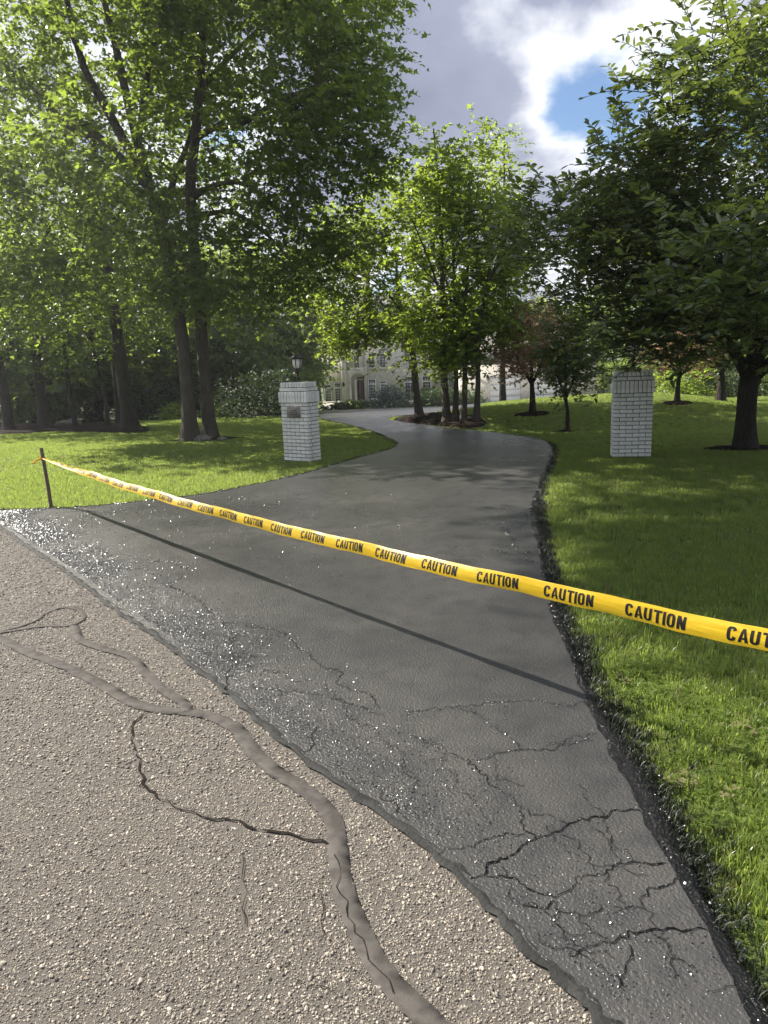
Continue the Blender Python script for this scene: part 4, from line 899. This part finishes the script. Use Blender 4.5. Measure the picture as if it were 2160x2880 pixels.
shrub('spruce_shrub', 'blue grey mounded spruce in front of the house wall', gx(843, 62), (1.75, 1.3, 1.75), 150, 'spruce_leaf', 93, .17, upb=.1)
shrub('juniper_shrub', 'spreading green juniper right of the blue spruce', gx(905, 58), (2.0, 1.3, 1.3), 120, 'juniper_leaf', 94, .15)
shrub('juniper_shrub', 'spreading green juniper behind the leaning maple', gx(950, 57), (2.0, 1.3, 1.45), 120, 'juniper_leaf', 95, .15)
shrub('juniper_shrub', 'green juniper behind the island clump beside the garage', gx(1010, 57), (1.5, 1.2, 1.35), 100, 'juniper_leaf', 96, .15)
shrub('lily_bed', 'clump of yellow lilies in front of the house door', gx(770, 64), (2.0, .8, .78), 130, 'flower_leaf', 97, .15, cat='flower bed', upb=.9)
shrub('lily_bed', 'low green lily foliage left of the yellow lilies', gx(728, 64), (1.7, .7, .55), 90, 'juniper_leaf', 98, .14, cat='flower bed', upb=.9)
for q, dx in enumerate((1490, 1560, 1640, 1720)):
    shrub('hedge_shrub', ['bright shrub beyond the crest behind the sapling', 'dark shrub beyond the crest left of the wide tree', 'dark shrub beyond the crest behind the wide tree', 'dark shrub beyond the crest at the right edge'][q], gx(dx, 36 + q), (2.2, 1.5, 1.7), 110, ('light_maple_leaf', 'shaded_yew_leaf', 'wood_leaf', 'wood_leaf')[q], 101 + q, .15, group='shrubs beyond the right crest')

def rock(name, label, c, rad, seed):
    r = np.random.default_rng(seed); bm = bmesh.new(); bmesh.ops.create_icosphere(bm, subdivisions=2, radius=1)
    for v in bm.verts:
        f = 1 + .16 * sin(v.co.x * 3 + seed) * sin(v.co.y * 4) + r.normal(0, .05); v.co = Vector((v.co.x * rad[0] * f, v.co.y * rad[1] * f, v.co.z * rad[2] * f))
    me = bpy.data.meshes.new(name); bm.to_mesh(me); bm.free(); me.materials.append(MAT['rock'])
    tag(link(name, me, None, (c[0], c[1], float(zt(c[0], c[1])) + rad[2] * .35)), label, 'rock')
rock('boulder', 'low pale boulder in the left mulch bed beside the thin leaning tree', G(150, 922), (.5, .3, .22), 1)
rock('boulder', 'grey rock wedged between the feet of the two front maples', G(440, 952), (.20, .14, .12), 2)
rock('boulder', 'small rock at the right foot of the straight front maple', G(480, 951), (.13, .1, .07), 3)

# ------------------------------------------------------------------ brick pillars
CH = .0641; BL = .2035; JT = .0115
def chamfer_box(name, lx, ly, lz, mat, c=.003):
    bm = bmesh.new(); bmesh.ops.create_cube(bm, size=1); bmesh.ops.scale(bm, vec=(lx, ly, lz), verts=bm.verts)
    bmesh.ops.bevel(bm, geom=bm.edges[:], offset=c, segments=1, affect='EDGES'); me = bpy.data.meshes.new(name); bm.to_mesh(me); bm.free(); me.materials.append(MAT[mat]); return me
BM = {}
def bmesh_of(lx, ly, lz):
    k = (round(lx, 4), round(ly, 4), round(lz, 4))
    if k not in BM: BM[k] = chamfer_box('brick', lx, ly, lz, 'brick')
    return BM[k]
def pillar(label, corner, ang, plaque):
    LX, LY = 3 * BL, .32; ca_, sa_ = cos(ang), sin(ang)
    o = np.array([corner[0], corner[1]]); root = empty('brick_pillar', (o[0], o[1], -.03), label, 'pillar', 'white brick entrance pillars', ang)
    r = random.Random(int(abs(ang) * 1000))
    def brick(cx, cy, cz, lx, ly, lz):
        b = bpy.data.objects.new('brick', bmesh_of(lx, ly, lz)); COL.objects.link(b); b.parent = root
        b.location = (cx + r.uniform(-.0012, .0012), cy + r.uniform(-.0015, .0015), cz + r.uniform(-.001, .001)); b.rotation_euler = (r.uniform(-.006, .006), r.uniform(-.004, .004), r.uniform(-.006, .006))
    z = .03
    dp = .10
    pw = (.150, .455, z + 11.95 * CH, z + 15.0 * CH)
    def course(z, odd, ins=0.0):
        X0, X1, Y0, Y1 = ins, LX - ins, ins, LY - ins; W_ = X1 - X0
        if not odd: segs = [(X0 + W_ * i / 3, X0 + W_ * (i + 1) / 3) for i in range(3)]
        else: segs = [(X0, X0 + W_ / 6), (X0 + W_ / 6, X0 + W_ / 2), (X0 + W_ / 2, X0 + W_ * 5 / 6), (X0 + W_ * 5 / 6, X1)]
        d0 = (Y1 - Y0) / (3 if not odd else 4)
        for yc, front in ((Y0 + d0 / 2, True), (Y1 - d0 / 2, False)):
            for a_, b_ in segs:
                if plaque and front and z + CH > pw[2] + .01 and z < pw[3] - .01:
                    if a_ >= pw[0] - .01 and b_ <= pw[1] + .01: continue
                    if a_ < pw[0] < b_ and b_ <= pw[1] + .1: b_ = min(b_, pw[0]) + JT * .4
                    elif a_ < pw[1] < b_: a_ = max(a_, pw[1]) - JT * .4
                    if b_ - a_ < .03: continue
                brick((a_ + b_) / 2, yc, z + CH / 2, b_ - a_ - JT, d0 - JT, CH - JT)
        m = 1 if not odd else 2
        for i in range(m):
            yc = Y0 + d0 * (1.5 + i)
            for xc in (X0 + .05, X1 - .05): brick(xc, yc, z + CH / 2, .1, d0 - JT, CH - JT)
    for c in range(16): course(z + c * CH, c % 2 == 1)
    z += 16 * CH
    def soldiers(z, ex, h, n):
        X0, X1, Y0, Y1 = -ex, LX + ex, -ex, LY + ex; p = (X1 - X0) / n
        for i in range(n):
            for yc in (Y0 + .045, Y1 - .045): brick(X0 + p * (i + .5), yc, z + h / 2, p - JT * .9, .09, h - JT)
        m = max(3, round((Y1 - Y0 - .18) / .047)); q_ = (Y1 - Y0 - .18) / m
        for i in range(m):
            for xc in (X0 + .045, X1 - .045): brick(xc, Y0 + .09 + q_ * (i + .5), z + h / 2, .09, q_ - JT * .9, h - JT)
    soldiers(z, .022, .198, 10); zs = z; z += .198
    course(z, False, -.008); z += CH
    soldiers(z, -.012, .095, 9); ztop = z + .095
    mb = MB(); mb.box(.012, LX - .012, .012, LY - .012, -.05, zs); mb.box(-.008, LX + .008, -.008, LY + .008, zs + .002, zs + .192); mb.box(.012, LX - .012, .012, LY - .012, zs + .194, zs + .255); mb.box(.03, LX - .03, .03, LY - .03, zs + .256, ztop - .012)
    mb.build('mortar_core', 'mortar', root)
    if plaque:
        pl = MB().box(pw[0], pw[1], -.012, .05, pw[2], pw[3]).build('number_plaque', 'plaque_stone', root); pl['label'] = 'tan stone plaque carved with 600'
        cx, cz = (pw[0] + pw[1]) / 2, (pw[2] + pw[3]) / 2; st = MB()
        def bar(x0, x1, z0, z1): st.box(cx + x0, cx + x1, -.0135, -.011, cz + z0, cz + z1)
        w = .0075
        def poly(pts):
            for (x0, z0), (x1, z1) in zip(pts[:-1], pts[1:]):
                bar(min(x0, x1) - w / 2, max(x0, x1) + w / 2, min(z0, z1) - w / 2, max(z0, z1) + w / 2)
        def rect(xm, zm): return [(-xm, -zm), (xm, -zm), (xm, zm), (-xm, zm), (-xm, -zm)]
        w = .013; hh = .036
        for ox, g in ((-.056, '6'), (0, '0'), (.056, '0')):
            if g == '6': poly([(ox + .016, hh), (ox - .016, hh), (ox - .016, -hh), (ox + .016, -hh), (ox + .016, 0), (ox - .016, 0)])
            else: poly([(ox - .016, hh), (ox + .016, hh), (ox + .016, -hh), (ox - .016, -hh), (ox - .016, hh)])
        st.build('numerals', 'plaque_dark', pl)
        fr = MB(); st = fr; w = .004
        for xm, zm, nt_ in ((.128, .078, .018), (.106, .062, .016)):
            poly([(-xm + nt_, zm), (xm - nt_, zm)]); poly([(-xm + nt_, -zm), (xm - nt_, -zm)]); poly([(-xm, zm - nt_), (-xm, -zm + nt_)]); poly([(xm, zm - nt_), (xm, -zm + nt_)])
            for sx in (-1, 1):
                for sz_ in (-1, 1): poly([(sx * xm, sz_ * (zm - nt_)), (sx * (xm - nt_), sz_ * (zm - nt_)), (sx * (xm - nt_), sz_ * zm)])
        fr.build('border_line', 'plaque_dark', pl)
    R = Matrix.Rotation(ang, 4, 'Z'); cpos = root.location + R @ Vector((LX / 2, LY / 2, 0)); return cpos.x, cpos.y, -.03 + ztop
def lantern(label, x, y, z):
    root = empty('post_lantern', (x, y, z), label, 'lantern', 'lanterns on the entrance pillars'); root.scale = (.8, .8, .86)
    MB().lathe([(.0, 0), (.075, 0), (.075, .02), (.05, .03), (.042, .06), (.05, .075), (.03, .09), (.026, .17), (.05, .19), (.055, .205), (.03, .22), (.045, .25), (.07, .265), (.0, .27)], 16).build('stem', 'lantern_metal', root, smooth=True)
    MB().lathe([(.0, .268), (.060, .27), (.082, .30), (.098, .35), (.106, .41), (.108, .455), (.0, .455)], 20).build('lamp_glass', 'frosted_glass', root, smooth=True)
    for q in range(6):
        a_ = q * pi / 3 + .35; pr = [(.066, .266), (.088, .30), (.104, .35), (.112, .41), (.114, .456)]
        MB().tube([(r_ * cos(a_), r_ * sin(a_), zz) for r_, zz in pr], .0095, 6).build('rib', 'lantern_metal', root, smooth=True)
    rf = MB().lathe([(.0, .452), (.118, .452), (.165, .462), (.168, .472), (.12, .497), (.075, .52), (.07, .545), (.05, .56), (.0, .565)], 20).build('lamp_roof', 'lantern_metal', root, smooth=True)
    MB().lathe([(.0, .56), (.018, .562), (.014, .575), (.022, .59), (.012, .605), (.0, .612)], 10).build('finial', 'lantern_metal', rf, smooth=True)
lx, ly, lz = pillar('white brick pillar carrying the carved number plaque, left of the driveway', (-1.766, 12.77), radians(-35), True)
lantern('dark metal lantern standing clear on top of the numbered pillar', lx, ly, lz)
lx, ly, lz = pillar('plain white brick pillar on the right lawn under the wide dark tree', (3.756, 11.528), radians(-11), False)
lantern('dark lantern on the plain pillar, mostly hidden by leaves', lx, ly, lz)

# ------------------------------------------------------------------ stake and caution tape
sx, sy = -4.24, 8.93
st = empty('wooden_stake', (sx, sy, -.03), 'thin brown wooden stake holding the far end of the tape', 'stake')
mb = MB(); mb.tube([(0, 0, -.1), (-.006, 0, .3), (-.028, .01, .70), (-.031, .01, .785)], [.026, .026, .026, .024], 4); mb.build('post', 'stake_wood', st)
TA = np.array([sx - .025, sy - .01, .625]); TB = np.array([1.95, 1.668, .655])
A2, B2 = TA[:2], np.array([1.36, 2.36]); Lt = float(np.linalg.norm(B2 - A2)); td = (B2 - A2) / Lt; tn = np.array([-td[1], td[0]])        # tn points away from the camera side
if tn @ (-A2) > 0: tn = -tn
SS = Lt + 1.0
def tz(s): return np.interp(s, [0, 1.2, 2.4, 3.6, 4.8, 6, 7.2, 8.4, 9.7], [.625, .590, .552, .533, .527, .533, .556, .586, .63])
def th_(s): return np.interp(s, [0, .5, 1.2, 2.5, 4, 6, 10], [1.5, 1.25, 1.05, .70, .42, .28, .22])
def tw(s): return np.interp(s, [0, .12, .5, 1.3, 2.5, 10], [.018, .03, .05, .07, .078, .080])
def tape_pt(s, v, off=0.0):
    """v in -.5 .. .5 across the tape."""
    s = np.asarray(s, float); v = np.asarray(v, float); th = th_(s); w = tw(s); th = th + .10 * np.sin(s * 2.1 + .5) + .05 * np.sin(s * 6.7); rip = .006 * np.sin(s * 4.3) + .004 * np.sin(s * 11 + 1) + .002 * np.sin(s * 29 + v * 6)
    out = -np.sin(th) * 1.0; upv = np.cos(th)                       # top edge leans away from the camera
    cx = A2[0] + td[0] * s; cy = A2[1] + td[1] * s; cz = tz(s) + rip * .5
    curl = (-.11 * (v * 2) ** 2 + .04) * w + rip * v
    nx_ = np.cos(th); nz_ = np.sin(th)                              # face normal: towards camera (-tn) and up
    dx = tn * 1.0
    h = v * w; lat = h * np.sin(th) - (curl + off) * nx_; vert = h * upv + (curl + off) * nz_
    return np.stack([cx + dx[0] * lat, cy + dx[1] * lat, cz + vert], -1)
ss = np.concatenate([np.linspace(0, 1, 30), np.arange(1.04, SS, .05)]); vv = np.linspace(-.5, .5, 9)
Vt = tape_pt(ss[:, None], vv[None]); k = len(vv); i = np.arange(len(ss) - 1)[:, None] * k + np.arange(k - 1)[None]
tape = tag(link('caution_tape', mesh_np('caution_tape', Vt.reshape(-1, 3), [np.stack([i, i + k, i + k + 1, i + 1], -1).reshape(-1, 4)], 'tape', True)), 'yellow tape printed CAUTION stretched across the driveway from the stake', 'caution tape')
# knot and loose ends at the stake
mb = MB(); a_ = np.linspace(0, 2 * pi * 1.6, 26)
mb.tube(np.column_stack([TA[0] + .036 * np.cos(a_), TA[1] + .036 * np.sin(a_), TA[2] - .012 + .012 * a_ / 6]), .009, 5)
mb.tube([TA + [-.02, -.03, .0], TA + [-.06, -.04, -.02], TA + [-.10, -.03, -.05], TA + [-.13, -.03, -.045]], [.010, .013, .011, .006], 5)
mb.build('knot', 'tape', tape, smooth=True)
# lettering: condensed capitals built from flat strokes
def ring(w, h, t, n=24, a0=0, a1=360, ex=3.2):
    P = []
    for q in range(n + 1):
        a_ = radians(a0 + (a1 - a0) * q / n); c, s = cos(a_), sin(a_); m = (abs(c) ** ex + abs(s) ** ex) ** (-1 / ex)
        P.append(((w / 2 + m * c * w / 2, h / 2 + m * s * h / 2), (w / 2 + m * c * (w / 2 - t), h / 2 + m * s * (h / 2 - t * .9))))
    return [(P[q][0], P[q + 1][0], P[q + 1][1], P[q][1]) for q in range(n)]
GW = .50; TK = .178
def qd(x0, y0, x1, y1): return ((x0, y0), (x1, y0), (x1, y1), (x0, y1))
GLY = {'C': ring(GW, 1, TK, 26, 28, 332), 'O': ring(GW, 1, TK, 30), 'I': [qd(0, 0, TK, 1)], 'T': [qd(GW / 2 - TK / 2, 0, GW / 2 + TK / 2, .99 - TK * .9), qd(0, 1 - TK * .9, GW, 1)],
       'A': [((0, 0), (TK, 0), (.30, 1), (.19, 1)), ((.54 - TK, 0), (.54, 0), (.35, 1), (.24, 1)), qd(.14, .20, .40, .34)],
       'U': ring(GW, 1, TK, 18, 180, 360), 'N': [qd(0, 0, TK, 1), qd(.52 - TK, 0, .52, 1), ((.02, 1), (TK + .03, 1), (.50, 0), (.50 - TK - .03, 0))]}
GLY['U'] = [q_ for q_ in ring(GW, 1, TK, 18, 180, 360)] + [qd(0, .5, TK, 1), qd(GW - TK, .5, GW, 1)]
ADV = {'C': .59, 'A': .60, 'U': .60, 'T': .565, 'I': .245, 'O': .60, 'N': .52}
tot = sum(ADV[c] for c in 'CAUTION')
starts = [.55, .92, 1.29, 1.655, 2.016, 2.378, 2.74, 3.126, 3.486, 3.86, 4.228, 4.595, 4.962, 5.332, 5.703, 6.088, 6.466, 6.854, 7.25, 7.656, 8.065, 8.479, 8.89, 9.3]
for s0 in starts:
    x = 0; V = []; Q = []; Lw = .258; hh = .66
    for ch in 'CAUTION':
        for q_ in GLY[ch]:
            # split tall strokes so that they follow the curl
            (p0, p1, p2, p3) = [np.array(p) for p in q_]
            for m in range(4):
                f0, f1 = m / 4, (m + 1) / 4; base = len(V)
                for f, (aa, bb_) in ((f0, (p0, p3)), (f0, (p1, p2)), (f1, (p1, p2)), (f1, (p0, p3))):
                    g = aa + (bb_ - aa) * f; V.append(((x + g[0]) / tot * Lw, (g[1] - .5) * hh))
                Q.append((base, base + 1, base + 2, base + 3))
        x += ADV[ch]
    V = np.array(V); P3 = tape_pt(np.clip(s0 + V[:, 0], 0, SS - .01), V[:, 1] - .02, .0007)
    link('lettering', mesh_np('lettering', P3, [np.array(Q)], 'black_print'), tape)

# ------------------------------------------------------------------ thin volume added to stand in for the lens flare veil
def flare_haze():
    m, nt, N, L = new_mat('flare_veil'); o = N.new('ShaderNodeOutputMaterial'); v = N.new('ShaderNodeVolumePrincipled')
    v.inputs['Color'].default_value = (.95, .97, 1, 1); v.inputs['Density'].default_value = .0009; v.inputs['Anisotropy'].default_value = .68
    L.new(v.outputs[0], o.inputs['Volume']); MAT['flare_haze'] = m
    tag(MB().box(-910, 910, -210, 1510, -4.2, 24).build('flare_haze', 'flare_haze'), kind='stuff')
flare_haze()

# ------------------------------------------------------------------ house far behind
HY = 72.0; hb = AT(912 / D, 1151 / D, HY); HX, HZ = hb[0], float(zt(hb[0], HY)); US = .12056 * HY / FPX
def hx(zx): return (zx - 100) * US
def hz(zx, zy): return ((1420 - zy) - .0384 * (zx - 100)) * US + .05
house = empty('stone_house', (HX, HY, HZ), 'pale limestone house with arched entrance seen through the trees', 'house')
def part(mb, nm, mt, par=None): return mb.build(nm, mt, par or house)
m = MB(); m.box(0, 15.0, .0, 9, -.6, 7.6); wall = part(m, 'wall', 'limestone')
m = MB(); m.box(-.06, 15.06, -.07, -.002, -.6, hz(100, 1275)); part(m, 'plinth', 'limestone_trim')
m = MB(); m.box(-.09, 15.09, -.11, -.003, hz(100, 1275) + .003, hz(100, 1275) + .12); part(m, 'plinth_cap', 'limestone_trim')
m = MB(); V = np.array([(-.5, -.5, 7.6), (15.5, -.5, 7.6), (15.5, 9.5, 7.6), (-.5, 9.5, 7.6), (3.5, 4.5, 11.2), (11.5, 4.5, 11.2)]); m.add(V, [(0, 1, 5, 4), (2, 3, 4, 5)], [(1, 2, 5), (3, 0, 4)], [(0, 3, 2, 1)]); roof = part(m, 'roof', 'roof_shingle')
m = MB(); m.box(-.6, 15.6, -.62, -.5, 7.38, 7.66); part(m, 'eaves_board', 'white_paint')
def window(x0, x1, z0, z1, nc, nr, tr=None, y=-.004, arch=False):
    t = .07; f = MB(); d0, d1 = y - .07, y - .003
    f.box(x0 - t, x0, d0, d1, z0 - t, z1 + t); f.box(x1, x1 + t, d0, d1, z0 - t, z1 + t); f.box(x0, x1, d0, d1, z0 - t, z0); f.box(x0, x1, d0, d1, z1, z1 + t)
    if tr: f.box(x0, x1, d0, d1, tr - .06, tr + .06)
    for i_ in range(1, nc):
        xx = x0 + (x1 - x0) * i_ / nc; f.box(xx - .012, xx + .012, y - .045, y - .012, z0, z1)
    for i_ in range(1, nr):
        zz = z0 + (z1 - z0) * i_ / nr
        if not tr or abs(zz - tr) > .09: f.box(x0, x1, y - .044, y - .013, zz - .012, zz + .012)
    w = part(f, 'window', 'white_paint'); MB().box(x0, x1, y - .02, y, z0, z1).build('glass', 'window_glass', w)
    MB().box(x0 - .14, x1 + .14, y - .12, y - .004, z0 - t - .11, z0 - t - .003).build('sill', 'limestone_trim', w); return w
def wz(a0, a1, b0, b1, nc, nr, tr=None, y=-.004): return window(hx(a0), hx(a1), hz(a0, b1), hz(a0, b0), nc, nr, hz(a0, tr) if tr else None, y)
wz(148, 270, 870, 1245, 4, 6, 945); wz(375, 490, 832, 1235, 3, 7, 935); wz(1152, 1300, 748, 1175, 4, 7, 850); wz(1420, 1545, 790, 1180, 4, 7, 845)
wz(268, 350, 275, 490, 3, 4); wz(150, 215, 280, 490, 2, 4); wz(1180, 1300, 170, 470, 4, 5); wz(1420, 1545, 170, 470, 4, 5)
for q in range(4):
    x0 = 8.2 + q * 1.75; window(x0, x0 + .75, 1.0, 2.9, 3, 5, 2.4); window(x0, x0 + .75, 4.4, 5.9, 3, 4)
# entrance bay: two piers and an arched head round a recessed door
m = MB(); m.box(hx(535), hx(655), -.35, -.005, -.5, 6.6); pier = part(m, 'pier', 'limestone')
m = MB(); m.box(hx(1075), hx(1110), -.35, -.005, -.5, 6.6); part(m, 'pier', 'limestone')
x0, x1 = hx(690), hx(1072); zsp = hz(690, 760); xc, ra = (hx(745) + hx(1050)) / 2, (hx(1050) - hx(745)) / 2
m = MB(); m.box(hx(656), hx(745), -.30, -.006, -.5, zsp); m.box(hx(1052), hx(1074), -.30, -.006, -.5, zsp)
n = 14; top = hz(690, 480)
for q in range(n):
    t0, t1 = pi - pi * q / n, pi - pi * (q + 1) / n
    xa, xb = xc + ra * cos(t0), xc + ra * cos(t1); za, zb = zsp + ra * .85 * sin(t0), zsp + ra * .85 * sin(t1)
    Vv = [(xa, -.30, za), (xb, -.30, zb), (xb, -.30, top), (xa, -.30, top), (xa, -.006, za), (xb, -.006, zb), (xb, -.006, top), (xa, -.006, top)]
    m.add(Vv, [(0, 1, 2, 3), (4, 7, 6, 5), (0, 4, 5, 1), (3, 2, 6, 7)])
m.box(hx(656), hx(745) - .002, -.30, -.006, zsp + .002, top); m.box(hx(1051), hx(1074), -.30, -.006, zsp + .002, top)
part(m, 'arch', 'limestone_trim')
m = MB(); m.box(hx(656), hx(1074), -.26, -.006, top + .003, 6.5); part(m, 'bay_wall', 'limestone')
wz(845, 945, 150, 480, 3, 6, None, -.262)
m = MB(); m.box(hx(670), hx(760), -.36, -.302, hz(700, 640), hz(700, 620)); part(m, 'corbel', 'limestone_trim')
for zx in (730, 845):
    m = MB(); m.lathe([(0, -.1), (.15, -.1), (.15, .05), (.11, .08), (.10, zsp - .14), (.14, zsp - .08), (.15, zsp - .01), (0, zsp - .005)], 12, (hx(zx), -.46 if zx < 800 else -.44, 0)); part(m, 'column', 'limestone_trim')
m = MB(); m.box(hx(890), hx(1052), -.10, -.006, 0, hz(890, 690)); door = part(m, 'door', 'door_wood')
for zx0, zx1 in ((915, 960), (975, 1035)): MB().box(hx(zx0), hx(zx1), -.115, -.101, .25, hz(890, 800)).build('door_panel', 'door_wood', door)
m = MB(); m.box(hx(885), hx(1052), -.14, -.101, hz(890, 752), hz(890, 738)); m.build('transom', 'limestone_trim', door)
m = MB(); m.box(hx(562) - .02, hx(590), -.44, -.352, hz(575, 905), hz(575, 800)); m.lathe([(0, 0), (.10, .03), (.13, .25), (.05, .34), (0, .36)], 8, (hx(578), -.5, hz(575, 890))); part(m, 'wall_lantern', 'lantern_metal')
m = MB(); m.box(4.2, 5.0, 3.5, 4.3, 9.5, 13.2); ch = part(m, 'chimney', 'limestone', roof)
m = MB(); m.box(4.1, 5.1, 3.4, 4.4, 13.203, 13.45); m.build('chimney_cap', 'limestone_trim', roof)
# urns before the door
for zx, lab in ((955, 'stone urn planter in front of the house door'), (520, 'stone urn planter left of the house entrance')):
    ux, uz = HX + hx(zx), HZ; u = empty('urn_planter', (ux, HY - 1.2, float(zt(ux, HY - 1.2)) - .03), lab, 'planter')
    MB().lathe([(0, 0), (.24, 0), (.24, .06), (.10, .12), (.10, .30), (.20, .40), (.30, .62), (.34, .78), (.36, .84), (.28, .84), (.0, .80)], 14).build('bowl', 'fountain_stone', u, smooth=True)
# garage wing
g0 = AT(1300 / D, 1130 / D, 64); gz0 = float(zt(g0[0], 64)); gar = empty('garage_wing', (g0[0], 64, gz0), 'pale stone garage wing with white doors beyond the right bank', 'garage')
def gp(mb, nm, mt, par=None): return mb.build(nm, mt, par or gar)
m = MB(); m.box(0, 12, 0, 7, -.6, 3.4); gp(m, 'wall', 'limestone')
V = np.array([(-.4, -.4, 3.4), (12.4, -.4, 3.4), (12.4, 7.4, 3.4), (-.4, 7.4, 3.4), (3, 3.5, 6.4), (9, 3.5, 6.4)]); m = MB(); m.add(V, [(0, 1, 5, 4), (2, 3, 4, 5)], [(1, 2, 5), (3, 0, 4)], [(0, 3, 2, 1)]); gp(m, 'roof', 'roof_shingle')
for q, x0 in enumerate((2.45, 6.2)):
    d_ = MB().box(x0, x0 + 2.75, -.03, -.004, 0, 2.3); d_ = gp(d_, 'garage_door', 'white_paint')
    for z_ in range(4): MB().box(x0 + .02, x0 + 2.73, -.05, -.031, .02 + z_ * .57, .57 + z_ * .57).build('door_panel', 'white_paint', d_)
    fr = MB(); fr.box(x0 - .16, x0 - .003, -.07, -.004, 0, 2.45); fr.box(x0 + 2.753, x0 + 2.91, -.07, -.004, 0, 2.45); fr.box(x0, x0 + 2.75, -.07, -.004, 2.303, 2.45); fr.build('door_frame', 'limestone_trim', d_)
# pale apron before the garages and path by the house
def strip(name, outl, mat, dz, label):
    return tag(sheet(name, np.array(outl), mat, dz, 1.5), label, kind='structure')
strip('concrete_apron', [(5.5, 44.5), (12, 42.), (28, 52), (28, 62.5), (g0[0] - .5, 63.9), (g0[0] - 1, 56)], 'concrete', .03, 'pale concrete apron in front of the garage doors')
strip('house_path', [(HX - 3.5, 66), (HX + 1.0, 68.5), (HX + .6, 70), (HX - 4, 67.5)], 'concrete', .03, 'short pale path at the left corner of the house')
# fountain
fx, fy = X_of(478, 38), 38.0; f_ = empty('garden_fountain', (fx, fy, float(zt(fx, fy)) - .03), 'small tiered stone fountain behind the clipped shrub', 'fountain')
MB().lathe([(0, 0), (.35, 0), (.35, .1), (.14, .2), (.12, .75), (.2, .85), (.62, .98), (.66, 1.06), (.58, 1.06), (0, 1.0)], 18).build('lower_bowl', 'fountain_stone', f_, smooth=True)
MB().lathe([(.0, 1.0), (.09, 1.02), (.07, 1.28), (.3, 1.36), (.32, 1.42), (.1, 1.42), (.06, 1.6), (.1, 1.68), (0, 1.76)], 14).build('upper_bowl', 'fountain_stone', f_, smooth=True)
